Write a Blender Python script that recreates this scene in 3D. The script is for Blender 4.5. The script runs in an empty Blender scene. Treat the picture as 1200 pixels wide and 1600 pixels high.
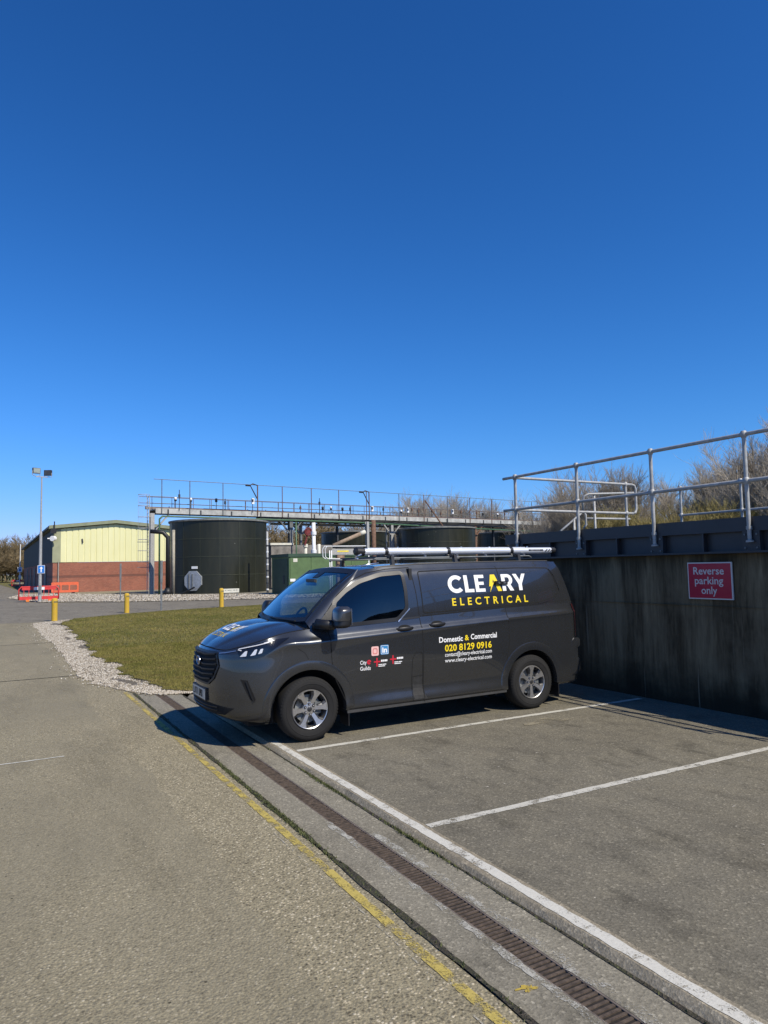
import bpy, bmesh, math, random
import numpy as np
from mathutils import Vector, Matrix
from mathutils.bvhtree import BVHTree
from mathutils.geometry import delaunay_2d_cdt
R_ = math.radians
rng = random.Random(7)
nr = np.random.default_rng(11)
scn = bpy.context.scene
COL = scn.collection

# ------------------------------------------------------------------ camera, sky, sun, exposure
CAM = np.array([-3.05725, -7.25166, 1.86650])
FW = np.array([0.48268533, 0.87240573, 0.07696181])
RT = np.array([0.8755764, -0.48265674, -0.02020986])
UP = np.array([-0.01951494, -0.07714094, 0.99682919])
FPX = 1110.824
cd = bpy.data.cameras.new('camera'); cam = bpy.data.objects.new('camera', cd); COL.objects.link(cam)
cd.sensor_fit = 'VERTICAL'; cd.sensor_height = 36.0; cd.lens = 36.0 * FPX / 1600
cd.clip_start = 0.05; cd.clip_end = 6000
M = Matrix.Identity(4)
for i in range(3):
    M[i][0] = RT[i]; M[i][1] = UP[i]; M[i][2] = -FW[i]; M[i][3] = CAM[i]
cam.matrix_world = M
scn.camera = cam

SUN = Vector((0.30, -0.90, 1.0)).normalized()          # towards the sun
el = math.asin(SUN.z)
w = bpy.data.worlds.new('World'); scn.world = w; w.use_nodes = True
nt = w.node_tree; nt.nodes.clear()
wo = nt.nodes.new('ShaderNodeOutputWorld'); bg = nt.nodes.new('ShaderNodeBackground')
sky = nt.nodes.new('ShaderNodeTexSky'); sky.sky_type = 'NISHITA'; sky.sun_disc = False
sky.sun_elevation = el; sky.sun_rotation = math.atan2(SUN.x, SUN.y)
sky.altitude = 0; sky.air_density = 1.0; sky.dust_density = 0.05; sky.ozone_density = 4.0
hs = nt.nodes.new('ShaderNodeHueSaturation'); hs.inputs['Saturation'].default_value = 1.12
gm = nt.nodes.new('ShaderNodeGamma'); gm.inputs['Gamma'].default_value = 1.33
SKYS = 0.085
def vmul(a, c):
    x = nt.nodes.new('ShaderNodeMix'); x.data_type = 'RGBA'; x.blend_type = 'MULTIPLY'; x.inputs[0].default_value = 1; nt.links.new(a, x.inputs[6]); x.inputs[7].default_value = (*c, 1); return x.outputs[2]
nt.links.new(sky.outputs[0], hs.inputs['Color']); nt.links.new(vmul(hs.outputs[0], (SKYS,) * 3), gm.inputs['Color'])
g3 = vmul(gm.outputs[0], (.95, 1.66, 2.45))                       # graded sky, its horizon rolled off softly
def vop(op, a, c):
    x = nt.nodes.new('ShaderNodeVectorMath'); x.operation = op
    for i, s_ in enumerate((a, c)):
        if isinstance(s_, tuple): x.inputs[i].default_value = s_
        else: nt.links.new(s_, x.inputs[i])
    return x.outputs[0]
den = vop('ADD', vop('MULTIPLY', g3, (.3, 1.0, .30)), (1.0, 1.0, 1.0))
roll = vop('DIVIDE', vop('MULTIPLY', g3, (1.0 / SKYS, 1.22 / SKYS, 1.06 / SKYS)), den)
nt.links.new(roll, bg.inputs['Color']); bg.inputs['Strength'].default_value = SKYS
nt.links.new(bg.outputs[0], wo.inputs['Surface'])
sl = bpy.data.lights.new('sun', 'SUN'); sl.energy = 5.0; sl.angle = R_(0.5); sl.color = (1.0, 0.925, 0.79)
so = bpy.data.objects.new('sun', sl); COL.objects.link(so)
so.rotation_euler = SUN.to_track_quat('Z', 'Y').to_euler(); so.location = (20, -40, 50)
vs = scn.view_settings; vs.view_transform = 'Standard'; vs.look = 'None'; vs.exposure = 0.10; vs.gamma = 1.0
vs.use_curve_mapping = False
scn.cycles.max_bounces = 6; scn.cycles.diffuse_bounces = 2; scn.cycles.transparent_max_bounces = 12

# ------------------------------------------------------------------ helpers
def PX(u, v, d):
    return CAM + (FW + RT * (u - 600) / FPX - UP * (v - 800) / FPX) * d
def tag(o, label=None, cat=None, group=None, kind=None):
    if label: o['label'] = label
    if cat: o['category'] = cat
    if group: o['group'] = group
    if kind: o['kind'] = kind
    return o
def thing(name, loc, label, cat, group=None):
    o = bpy.data.objects.new(name, None); COL.objects.link(o); o.location = loc; o.empty_display_size = 0.2
    return tag(o, label, cat, group)
def copy_tree(o, loc=None, rotz=None, parent=None, label=None):
    c = o.copy(); COL.objects.link(c)
    if parent is not None: c.parent = parent
    if loc is not None: c.location = loc
    if rotz is not None: c.rotation_euler = (0, 0, rotz)
    if label: c['label'] = label
    for ch in list(o.children): copy_tree(ch, parent=c)
    return c
def rootloc(o):
    l = Vector((0, 0, 0))
    while o is not None: l += Vector(o.location); o = o.parent
    return l
class MB:
    def __init__(s): s.v = []; s.f = []
    def add(s, vs, fs):
        b = len(s.v); s.v.extend([tuple(map(float, p)) for p in vs]); s.f.extend([tuple(i + b for i in f) for f in fs]); return s
    def box(s, a, b):
        x0, y0, z0 = a; x1, y1, z1 = b
        return s.add([(x0,y0,z0),(x1,y0,z0),(x1,y1,z0),(x0,y1,z0),(x0,y0,z1),(x1,y0,z1),(x1,y1,z1),(x0,y1,z1)],
                     [(0,3,2,1),(4,5,6,7),(0,1,5,4),(1,2,6,5),(2,3,7,6),(3,0,4,7)])
    def obox(s, c, ex, ey, hz, hx, hy):          # oriented box: centre, unit dir x, y ; half sizes
        c = np.array(c, float); ex = np.array(ex, float) * hx; ey = np.array(ey, float) * hy; ez = np.array((0, 0, hz), float)
        P = [c + a * ex + b * ey + k * ez for k in (-1, 1) for a, b in ((-1,-1),(1,-1),(1,1),(-1,1))]
        return s.add(P, [(0,3,2,1),(4,5,6,7),(0,1,5,4),(1,2,6,5),(2,3,7,6),(3,0,4,7)])
    def beam(s, p, q, wd, h):                      # rectangular bar between points
        p = np.array(p, float); q = np.array(q, float); d = q - p; L = np.linalg.norm(d); d /= L
        a = np.array((0, 0, 1.)) if abs(d[2]) < .95 else np.array((1., 0, 0))
        x = np.cross(d, a); x /= np.linalg.norm(x); y = np.cross(x, d)
        P = [e + sx * x * wd / 2 + sy * y * h / 2 for e in (p, q) for sx, sy in ((-1,-1),(1,-1),(1,1),(-1,1))]
        return s.add(P, [(0,3,2,1),(4,5,6,7),(0,1,5,4),(1,2,6,5),(2,3,7,6),(3,0,4,7)])
    def tube(s, pts, r, n=8, cap=True, r1=None):
        pts = [np.array(p, float) for p in pts]; N = len(pts); rings = []; prev = None
        for i, p in enumerate(pts):
            if i == 0: d = pts[1] - p
            elif i == N - 1: d = p - pts[i - 1]
            else: d = (pts[i + 1] - p) / (np.linalg.norm(pts[i+1]-p)+1e-9) + (p - pts[i - 1]) / (np.linalg.norm(p-pts[i-1])+1e-9)
            d = d / (np.linalg.norm(d) + 1e-9)
            if prev is None:
                a = np.array((0, 0, 1.)) if abs(d[2]) < .9 else np.array((1., 0, 0)); x = np.cross(d, a)
            else: x = prev - d * (prev @ d)
            x = x / (np.linalg.norm(x) + 1e-9); prev = x; y = np.cross(d, x)
            rr = r if r1 is None else r + (r1 - r) * i / (N - 1)
            rings.append([p + rr * (x * math.cos(t) + y * math.sin(t)) for t in [2 * math.pi * k / n for k in range(n)]])
        vs = [q for rg in rings for q in rg]; fs = []
        for i in range(N - 1):
            for k in range(n):
                fs.append((i*n+k, i*n+(k+1) % n, (i+1)*n+(k+1) % n, (i+1)*n+k))
        if cap: fs.append(tuple(range(n))[::-1]); fs.append(tuple((N-1)*n+k for k in range(n)))
        return s.add(vs, fs)
    def cyl(s, p, q, r, n=16, r1=None): return s.tube([p, q], r, n, True, r1)
    def lathe(s, prof, c, axis='z', n=32, a0=0, a1=2*math.pi, close=True):   # prof: (radius, height)
        m = len(prof); full = abs(a1 - a0 - 2 * math.pi) < 1e-6; N = n if full else n + 1; vs = []
        for i in range(N):
            t = a0 + (a1 - a0) * i / n
            for r, h in prof:
                if axis == 'z': vs.append((c[0] + r*math.cos(t), c[1] + r*math.sin(t), c[2] + h))
                else: vs.append((c[0] + r*math.cos(t), c[1] + h, c[2] + r*math.sin(t)))
        fs = []
        for i in range(n):
            j = (i + 1) % N
            for k in range(m - 1): fs.append((i*m+k, j*m+k, j*m+k+1, i*m+k+1))
        return s.add(vs, fs)
    def prism(s, poly, o, ex, ey, ez, t):          # 2d polygon extruded: o + u*ex + v*ey, thickness t along ez
        o, ex, ey, ez = [np.array(a, float) for a in (o, ex, ey, ez)]; n = len(poly)
        a = [o + u * ex + v * ey for u, v in poly]; b = [p + ez * t for p in a]
        return s.add(a + b, [tuple(range(n))[::-1], tuple(range(n, 2*n))] + [(i, (i+1) % n, n + (i+1) % n, n + i) for i in range(n)])
    def grid(s, P, flip=False):
        n, m = P.shape[:2]; fs = []
        for i in range(n - 1):
            for j in range(m - 1):
                f = (i*m+j, i*m+j+1, (i+1)*m+j+1, (i+1)*m+j); fs.append(f[::-1] if flip else f)
        return s.add(P.reshape(-1, 3), fs)
    def build(s, name, m, parent=None, smooth=False, loc=None, auto=None, fix=True):
        me = bpy.data.meshes.new(name)
        base = rootloc(parent) if parent is not None else Vector(loc if loc is not None else (0, 0, 0))
        vv = np.array(s.v, float).reshape(-1, 3) - np.array(base)
        me.from_pydata(vv.tolist(), [], s.f)
        if fix and len(s.f) < 60000:
            bm = bmesh.new(); bm.from_mesh(me); bmesh.ops.recalc_face_normals(bm, faces=bm.faces); bm.to_mesh(me); bm.free()
        me.materials.append(m)
        if smooth or auto:
            me.polygons.foreach_set('use_smooth', [True] * len(me.polygons))
            if auto: me.set_sharp_from_angle(angle=R_(auto))
        me.update()
        o = bpy.data.objects.new(name, me); COL.objects.link(o)
        if parent is not None: o.parent = parent
        else: o.location = base
        return o
def build_split(mb, name, m, parent, **kw):             # every separate piece of the mesh becomes a part of its own
    par = list(range(len(mb.v)))
    def find(i):
        while par[i] != i: par[i] = par[par[i]]; i = par[i]
        return i
    for f in mb.f:
        a = find(f[0])
        for j in f[1:]: par[find(j)] = a
    grp = {}
    for f in mb.f: grp.setdefault(find(f[0]), []).append(f)
    out = []
    for fs in grp.values():
        u = sorted({i for f in fs for i in f}); ix = {q: i for i, q in enumerate(u)}
        q = MB(); q.v = [mb.v[i] for i in u]; q.f = [tuple(ix[i] for i in f) for f in fs]; out.append(q.build(name, m, parent, **kw))
    return out
def fast_mesh(name, V, F, m, loc=(0, 0, 0), parent=None, smooth=False):
    V = np.asarray(V, np.float32); F = np.asarray(F, np.int32); k = F.shape[1]
    me = bpy.data.meshes.new(name); me.vertices.add(len(V)); me.vertices.foreach_set('co', V.ravel())
    me.loops.add(F.size); me.loops.foreach_set('vertex_index', F.ravel())
    me.polygons.add(len(F)); me.polygons.foreach_set('loop_start', np.arange(0, F.size, k, dtype=np.int32))
    if smooth: me.polygons.foreach_set('use_smooth', [True] * len(F))
    me.materials.append(m); me.update(calc_edges=True); me.validate()
    o = bpy.data.objects.new(name, me); COL.objects.link(o); o.location = loc
    if parent is not None: o.parent = parent
    return o

# ------------------------------------------------------------------ materials
class NT:
    def __init__(s, name):
        s.m = bpy.data.materials.new(name); s.m.use_nodes = True; s.t = s.m.node_tree
        s.b = s.t.nodes['Principled BSDF']; s.o = s.t.nodes['Material Output']
        s.tc = None
    def n(s, ty, **kw):
        nd = s.t.nodes.new(ty)
        for k, v in kw.items():
            if k in nd.inputs: nd.inputs[k].default_value = v
            else: setattr(nd, k, v)
        return nd
    def l(s, a, b): s.t.links.new(a, b)
    def co(s, scale=(1, 1, 1), out='Object'):
        if s.tc is None: s.tc = s.n('ShaderNodeTexCoord')
        mp = s.n('ShaderNodeMapping'); mp.inputs['Scale'].default_value = scale; s.l(s.tc.outputs[out], mp.inputs[0]); return mp.outputs[0]
    def noise(s, sc, scale=(1, 1, 1), detail=4, rough=.6, out='Object'):
        nd = s.n('ShaderNodeTexNoise'); nd.inputs['Scale'].default_value = sc; nd.inputs['Detail'].default_value = detail
        nd.inputs['Roughness'].default_value = rough; s.l(s.co(scale, out), nd.inputs['Vector']); return nd.outputs[0]
    def voro(s, sc, scale=(1, 1, 1), feat='F1', out=0):
        nd = s.n('ShaderNodeTexVoronoi'); nd.feature = feat; nd.inputs['Scale'].default_value = sc; s.l(s.co(scale), nd.inputs['Vector']); return nd.outputs[out]
    def ramp(s, f, stops, interp='LINEAR'):
        r = s.n('ShaderNodeValToRGB'); r.color_ramp.interpolation = interp; e = r.color_ramp.elements
        while len(e) < len(stops): e.new(.5)
        for i, (p, c) in enumerate(stops):
            e[i].position = p; e[i].color = (c, c, c, 1) if isinstance(c, (int, float)) else (*c, 1)
        s.l(f, r.inputs[0]); return r.outputs[0]
    def mix(s, f, a, b, mode='MIX'):
        x = s.n('ShaderNodeMix'); x.data_type = 'RGBA'; x.blend_type = mode
        for sock, val in ((x.inputs[0], f), (x.inputs[6], a), (x.inputs[7], b)):
            if isinstance(val, bpy.types.NodeSocket): s.l(val, sock)
            elif isinstance(val, (int, float)): sock.default_value = val if sock == x.inputs[0] else (val, val, val, 1)
            else: sock.default_value = (*val, 1)
        return x.outputs[2]
    def math(s, op, a, b=0.0, clamp=False):
        x = s.n('ShaderNodeMath'); x.operation = op; x.use_clamp = clamp
        for i, v in enumerate((a, b)):
            if isinstance(v, bpy.types.NodeSocket): s.l(v, x.inputs[i])
            else: x.inputs[i].default_value = v
        return x.outputs[0]
    def col(s, c):
        if isinstance(c, bpy.types.NodeSocket): s.l(c, s.b.inputs['Base Color'])
        else: s.b.inputs['Base Color'].default_value = (*c, 1)
    def set(s, **kw):
        for k, v in kw.items():
            k = k.replace('_', ' ')
            if isinstance(v, bpy.types.NodeSocket): s.l(v, s.b.inputs[k])
            else: s.b.inputs[k].default_value = v
        return s
    def bump(s, h, st=.3, dist=.01):
        b = s.n('ShaderNodeBump'); b.inputs['Strength'].default_value = st; b.inputs['Distance'].default_value = dist
        s.l(h, b.inputs['Height']); s.l(b.outputs[0], s.b.inputs['Normal'])
def simple(name, c, rough=.6, metal=0.0, var=.25, vs_=6.0, bump=0.0, coat=0.0, spec=.5, scale=(1, 1, 1)):
    t = NT(name); t.set(Roughness=rough, Metallic=metal, Specular_IOR_Level=spec, Coat_Weight=coat, Coat_Roughness=.05)
    n = t.noise(vs_, scale, 5, .65)
    lo = tuple(x * (1 - var) for x in c); hi = tuple(min(1, x * (1 + var)) for x in c)
    t.col(t.ramp(n, [(.3, lo), (.7, hi)]))
    if bump: t.bump(t.noise(vs_ * 6, scale, 4), bump, .01)
    return t.m

# galvanised / painted metals
GALV = simple('galvanised_steel', (.36, .36, .345), .58, .15, .25, 14, .05)
GALVD = simple('weathered_steel', (.16, .17, .17), .6, .35, .35, 5, .1)
DARKST = simple('dark_steel', (.045, .05, .055), .6, .2, .3, 5, .05)
RUST = simple('rusty_steel', (.15, .085, .055), .85, 0, .45, 6, .2)
BLACK = simple('black_plastic', (.012, .012, .013), .5, 0, .2, 10)
WHITE = simple('white_paint', (.78, .78, .76), .5, 0, .06, 6)
CREAM = simple('cream_paint', (.62, .6, .5), .55, 0, .15, 4)
BLUE = simple('blue_sign_face', (.02, .16, .5), .35, 0, .05, 4)
REDP = simple('red_plastic', (.62, .045, .04), .5, 0, .12, 5)
ORANGEP = simple('orange_plastic', (.7, .13, .05), .55, 0, .12, 5)
ORFOOT = simple('orange_foot_plastic', (.75, .2, .03), .55, 0, .15, 5)
GREENP = simple('green_pipe_paint', (.06, .13, .065), .5, 0, .3, 3)
YELLOW = None

def m_concrete_road():
    t = NT('aggregate_concrete')
    sepx = t.n('ShaderNodeSeparateXYZ'); t.l(t.co(), sepx.inputs[0])
    big = t.noise(.35, (1, 1, 1), 3); mid = t.noise(2.2, (1, .6, 1), 4, .7); grit = t.noise(42, (1, 1, 1), 3, .75); fine = t.noise(130, (1, 1, 1), 2, .8)
    sp = t.voro(62); spc = t.voro(62, out=1)
    base = t.mix(big, (.208, .186, .130), (.265, .241, .173))
    base = t.mix(t.ramp(mid, [(.35, 0), (.7, 1)]), base, (.26, .236, .170))
    wav = t.math('ADD', sepx.outputs[0], t.math('MULTIPLY', t.math('SUBTRACT', t.noise(.9, (1, 1, 1), 5, .7), .5), .45))
    zone = t.ramp(t.math('ADD', wav, 2.72), [(.95, 0), (1.0, 1)])
    rough_patch = t.ramp(t.noise(.5, (1, .7, 1), 5, .65), [(.38, 0), (.6, 1)])
    expo = t.math('MAXIMUM', zone, t.math('ADD', t.math('MULTIPLY', rough_patch, .55), .3))
    rnd = t.math('FRACT', t.math('MULTIPLY', spc, 7.3))
    stcol = t.ramp(rnd, [(0, (.05, .043, .033)), (.28, (.14, .12, .085)), (.6, (.31, .275, .195)), (.84, (.47, .41, .30)), (1, (.66, .61, .5))])
    stones = t.ramp(sp, [(.30, 1), (.55, 0)])
    base = t.mix(t.math('MULTIPLY', t.math('MULTIPLY', stones, expo), .72), base, stcol)
    base = t.mix(t.math('MULTIPLY', t.math('SUBTRACT', 1, expo), .6), base, (.172, .160, .126))
    gr = t.ramp(grit, [(.28, .42), (.45, .95), (.62, 1.05), (.78, 1.6)])
    base = t.mix(t.math('ADD', .45, t.math('MULTIPLY', expo, .5)), base, gr, 'MULTIPLY')
    base = t.mix(.6, base, t.ramp(fine, [(.3, .55), (.7, 1.4)]), 'MULTIPLY')
    pits = t.ramp(t.voro(11), [(.06, .25), (.10, 1)]); pk = t.ramp(t.noise(3.0), [(.5, 0), (.56, 1)])
    base = t.mix(pk, base, t.mix(1, base, pits, 'MULTIPLY'))
    lightsp = t.ramp(t.voro(9), [(.03, 1), (.055, 0)])
    base = t.mix(t.math('MULTIPLY', lightsp, .75), base, (.58, .55, .46))
    stain = t.ramp(t.noise(.8, (1.4, .35, 1), 5, .65), [(.50, 1), (.72, .74)])
    base = t.mix(1, base, stain, 'MULTIPLY')
    base = t.mix(1, base, (1.06, 1.02, .92), 'MULTIPLY')
    t.col(base); t.set(Roughness=.9, Specular_IOR_Level=.2)
    t.bump(t.math('ADD', t.math('MULTIPLY', sp, -.9), grit), .6, .010)
    return t.m
def m_asphalt(name, a, b, sc=1.0, warm=(.2, .175, .13), con=1.0):
    t = NT(name)
    big = t.noise(.5, (1, 1, 1), 4, .6); mid = t.noise(3.1, (1, 1, 1), 6, .75); grit = t.noise(60, (1, 1, 1), 3, .8); fine = t.noise(150, (1, 1, 1), 2, .8)
    base = t.mix(t.ramp(big, [(.3, 0), (.7, 1)]), a, b)
    base = t.mix(t.math('MULTIPLY', t.ramp(mid, [(.42, 0), (.72, 1)]), .65), base, warm)
    dark = tuple(x * .55 for x in a); base = t.mix(t.math('MULTIPLY', t.ramp(t.noise(1.7, (1.6, .8, 1), 6, .7), [(.52, 0), (.66, 1)]), .62), base, dark)
    spv = t.voro(75, out=1); r = t.math('FRACT', t.math('MULTIPLY', spv, 5.7))
    base = t.mix(con, base, t.ramp(r, [(0, .55), (.4, .95), (.8, 1.1), (.93, 1.5), (1, 2.3)]), 'MULTIPLY')
    base = t.mix(.8 * con, base, t.ramp(grit, [(.28, .5), (.5, 1), (.75, 1.55)]), 'MULTIPLY')
    base = t.mix(.5, base, t.ramp(fine, [(.3, .6), (.7, 1.4)]), 'MULTIPLY')
    lightsp = t.ramp(t.voro(4.5), [(.016, 1), (.030, 0)])
    base = t.mix(t.math('MULTIPLY', lightsp, .8), base, (.55, .51, .42))
    t.col(base); t.set(Roughness=.92, Specular_IOR_Level=.18)
    t.bump(t.math('ADD', grit, t.voro(75)), .55 * con, .008)
    return t.m
def m_worn_paint(name, c, under, amt, sc=16, clear=True):
    t = NT(name)
    wear = t.math('ADD', t.math('ADD', t.math('MULTIPLY', t.noise(sc, (1, 1, 1), 5, .7), .40), t.math('MULTIPLY', t.noise(95, (1, 1, 1), 3, .8), .32)), t.math('MULTIPLY', t.noise(1.3, (1, 1, 1), 3), .28))
    k = t.ramp(wear, [(amt - .03, 0), (amt + .03, 1)])
    dirt = t.noise(60, (1, 1, 1), 3, .7)
    pc = t.mix(t.ramp(dirt, [(.35, .35), (.6, 0)]), c, tuple(x * .6 for x in c)); t.set(Roughness=.8, Specular_IOR_Level=.3)
    if clear:
        t.col(pc); tr = t.n('ShaderNodeBsdfTransparent'); mx = t.n('ShaderNodeMixShader'); t.l(k, mx.inputs[0]); t.l(tr.outputs[0], mx.inputs[1]); t.l(t.b.outputs[0], mx.inputs[2]); t.l(mx.outputs[0], t.o.inputs[0])
    else: t.col(t.mix(k, under, pc))
    t.bump(dirt, .35, .004)
    return t.m
def m_wall():
    t = NT('stained_concrete')
    st = t.noise(1.3, (1, 1.5, .2), 6, .74); st2 = t.noise(3.2, (1, 1.4, .1), 6, .74); bl = t.noise(1.5, (1, 1, 1), 5, .65)
    base = t.mix(t.ramp(st, [(.40, 0), (.60, 1)]), (.055, .041, .023), (.225, .18, .108))
    base = t.mix(t.math('MULTIPLY', t.ramp(st2, [(.5, 0), (.62, 1)]), .7), base, (.06, .044, .024))
    base = t.mix(t.math('MULTIPLY', t.ramp(bl, [(.5, 0), (.7, 1)]), .5), base, (.19, .155, .098))
    sep = t.n('ShaderNodeSeparateXYZ'); t.l(t.co(), sep.inputs[0])
    # green-black algae at the foot and a damp drip line under the coping
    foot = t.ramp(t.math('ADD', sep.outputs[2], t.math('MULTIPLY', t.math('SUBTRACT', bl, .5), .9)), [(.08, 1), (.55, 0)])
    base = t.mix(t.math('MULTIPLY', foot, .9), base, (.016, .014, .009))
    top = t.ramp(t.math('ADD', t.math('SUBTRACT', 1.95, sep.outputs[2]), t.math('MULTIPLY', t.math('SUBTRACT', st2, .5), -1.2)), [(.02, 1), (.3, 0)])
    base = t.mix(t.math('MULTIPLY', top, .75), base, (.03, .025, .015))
    lime = t.ramp(t.noise(4.5, (1, 2.2, .05), 4, .6), [(.66, 0), (.70, 1)])
    base = t.mix(t.math('MULTIPLY', lime, .55), base, (.30, .26, .19))
    t.col(base); t.set(Roughness=.9, Specular_IOR_Level=.25)
    t.bump(t.noise(40, (1, 1, 1), 5, .7), .4, .01)
    return t.m
def m_brick():
    t = NT('red_brick')
    b = t.n('ShaderNodeTexBrick'); b.inputs['Scale'].default_value = 1.0
    b.inputs['Brick Width'].default_value = .225; b.inputs['Row Height'].default_value = .075; b.inputs['Mortar Size'].default_value = .006
    b.inputs['Color1'].default_value = (.30, .085, .045, 1); b.inputs['Color2'].default_value = (.22, .055, .03, 1); b.inputs['Mortar'].default_value = (.33, .26, .2, 1)
    mp = t.n('ShaderNodeCombineXYZ'); sp = t.n('ShaderNodeSeparateXYZ'); t.l(t.co(), sp.inputs[0])
    t.l(t.math('ADD', sp.outputs[0], sp.outputs[1]), mp.inputs[0]); t.l(sp.outputs[2], mp.inputs[1]); t.l(mp.outputs[0], b.inputs['Vector'])
    band = t.math('MULTIPLY', t.math('GREATER_THAN', sp.outputs[2], 1.42), t.math('LESS_THAN', sp.outputs[2], 1.66))
    c = t.mix(t.math('MULTIPLY', band, .8), b.outputs[0], (.13, .06, .045))
    c = t.mix(.5, c, t.ramp(t.noise(.9, (1, 1, 1), 5), [(.3, .7), (.7, 1.25)]), 'MULTIPLY')
    t.col(c); t.set(Roughness=.9); t.bump(b.outputs[1], -.3, .01)
    return t.m
def m_tank():
    t = NT('tank_enamel')
    st = t.noise(1.6, (1, 1, .12), 6, .7)
    c = t.mix(t.ramp(st, [(.35, 0), (.7, 1)]), (.012, .0135, .006), (.021, .022, .011))
    ch = t.ramp(t.voro(1.1), [(.03, 1), (.045, 0)])
    c = t.mix(t.math('MULTIPLY', ch, t.ramp(t.noise(9), [(.5, 0), (.55, 1)])), c, (.3, .3, .26))
    t.col(c); t.set(Roughness=t.ramp(st, [(.3, .36), (.7, .5)]), Specular_IOR_Level=.5)
    return t.m
def m_grass(name, blades):
    t = NT(name)
    big = t.noise(.35, (1, 1, 1), 4, .65); mid = t.noise(2.2, (1, 1, 1), 5, .7); fine = t.noise(28, (1, 1, 1), 4, .75)
    c = t.mix(t.ramp(big, [(.35, 0), (.65, 1)]), (.112, .114, .022), (.20, .172, .05))
    c = t.mix(t.math('MULTIPLY', t.ramp(mid, [(.45, 0), (.7, 1)]), .75), c, (.22, .168, .062))
    if blades:
        oi = t.n('ShaderNodeAttribute'); oi.attribute_name = 'tint'
        c = t.mix(1, c, t.ramp(oi.outputs[2], [(0, .6), (1, 1.55)]), 'MULTIPLY')
    else:
        c = t.mix(.85, c, t.ramp(fine, [(.3, .35), (.7, 1.3)]), 'MULTIPLY'); t.bump(fine, .8, .05)
    t.col(c); t.set(Roughness=.75, Specular_IOR_Level=.2)
    return t.m
def m_gravel_base():
    t = NT('gravel_bed')
    v = t.voro(28); cell = t.voro(28, out=1)
    c = t.ramp(t.math('FRACT', t.math('MULTIPLY', cell, 9.1)), [(0, (.16, .13, .1)), (.4, (.3, .26, .2)), (.8, (.42, .375, .3)), (1, (.55, .51, .44))])
    c = t.mix(1, c, t.ramp(v, [(.25, 1), (.62, .25)]), 'MULTIPLY')
    c = t.mix(t.ramp(t.noise(1.7, (1, 1, 1), 5), [(.42, 0), (.62, .8)]), c, (.13, .105, .065))
    t.col(c); t.set(Roughness=.9); t.bump(t.math('MULTIPLY', v, -1), .9, .03)
    return t.m
def m_stone():
    t = NT('pale_stone'); a = t.n('ShaderNodeAttribute'); a.attribute_name = 'tint'
    t.col(t.ramp(a.outputs[2], [(0, (.16, .13, .09)), (.35, (.32, .275, .21)), (.75, (.46, .41, .33)), (1, (.62, .58, .5))])); t.set(Roughness=.9)
    return t.m
def m_paintwork():
    t = NT('grey_metallic_paint')
    fl = t.voro(900, out=1)
    t.col((.05, .05, .05))
    dirt = t.noise(5, (1, 1, 1), 5, .7)
    sep = t.n('ShaderNodeSeparateXYZ'); t.l(t.co(), sep.inputs[0])
    low = t.ramp(t.math('ADD', sep.outputs[2], t.math('MULTIPLY', t.math('SUBTRACT', dirt, .5), .35)), [(.28, 1), (.62, 0)])
    t.col(t.mix(t.math('MULTIPLY', low, .55), (.056, .059, .064), (.07, .067, .062)))
    t.set(Metallic=.66, Roughness=t.ramp(dirt, [(.3, .25), (.7, .30)]), Coat_Weight=t.ramp(low, [(0, 1), (1, .3)]), Coat_Roughness=.025, Specular_IOR_Level=.5)
    return t.m
def m_glass(name, tint, refl=1.0):
    t = NT(name); t.t.nodes.remove(t.b)
    tr = t.n('ShaderNodeBsdfTransparent'); tr.inputs[0].default_value = (*tint, 1)
    gl = t.n('ShaderNodeBsdfGlossy'); gl.inputs[0].default_value = (1, 1, 1, 1); gl.inputs['Roughness'].default_value = .01
    fr = t.n('ShaderNodeFresnel'); fr.inputs[0].default_value = 1.52
    mx = t.n('ShaderNodeMixShader'); t.l(t.math('MULTIPLY', fr.outputs[0], refl, True), mx.inputs[0]); t.l(tr.outputs[0], mx.inputs[1]); t.l(gl.outputs[0], mx.inputs[2])
    t.l(mx.outputs[0], t.o.inputs[0]); return t.m
def m_bark(name, a, b, sc=8):
    t = NT(name)
    c = t.ramp(t.noise(sc, (1, 1, .4), 5, .7), [(.3, a), (.7, b)])
    oi = t.n('ShaderNodeObjectInfo'); c = t.mix(1, c, t.ramp(oi.outputs['Random'], [(0, .8), (1, 1.2)]), 'MULTIPLY')
    t.col(c); t.set(Roughness=.85, Specular_IOR_Level=.2); return t.m
def m_cladding():
    t = NT('pale_cladding')
    n = t.noise(1.2, (1, 1, .3), 4)
    t.col(t.ramp(n, [(.3, (.68, .66, .35)), (.7, (.74, .72, .41))])); t.set(Roughness=.55); return t.m
def m_soil():
    t = NT('mossy_soil')
    c = t.mix(t.ramp(t.noise(5, (1, 1, 1), 5, .7), [(.4, 0), (.6, 1)]), (.04, .032, .022), (.045, .045, .018))
    c = t.mix(t.ramp(t.noise(60, (1, 1, 1), 3), [(.55, 0), (.65, .8)]), c, (.12, .1, .075))
    t.col(c); t.set(Roughness=.95); t.bump(t.noise(60), .9, .03); return t.m

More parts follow.
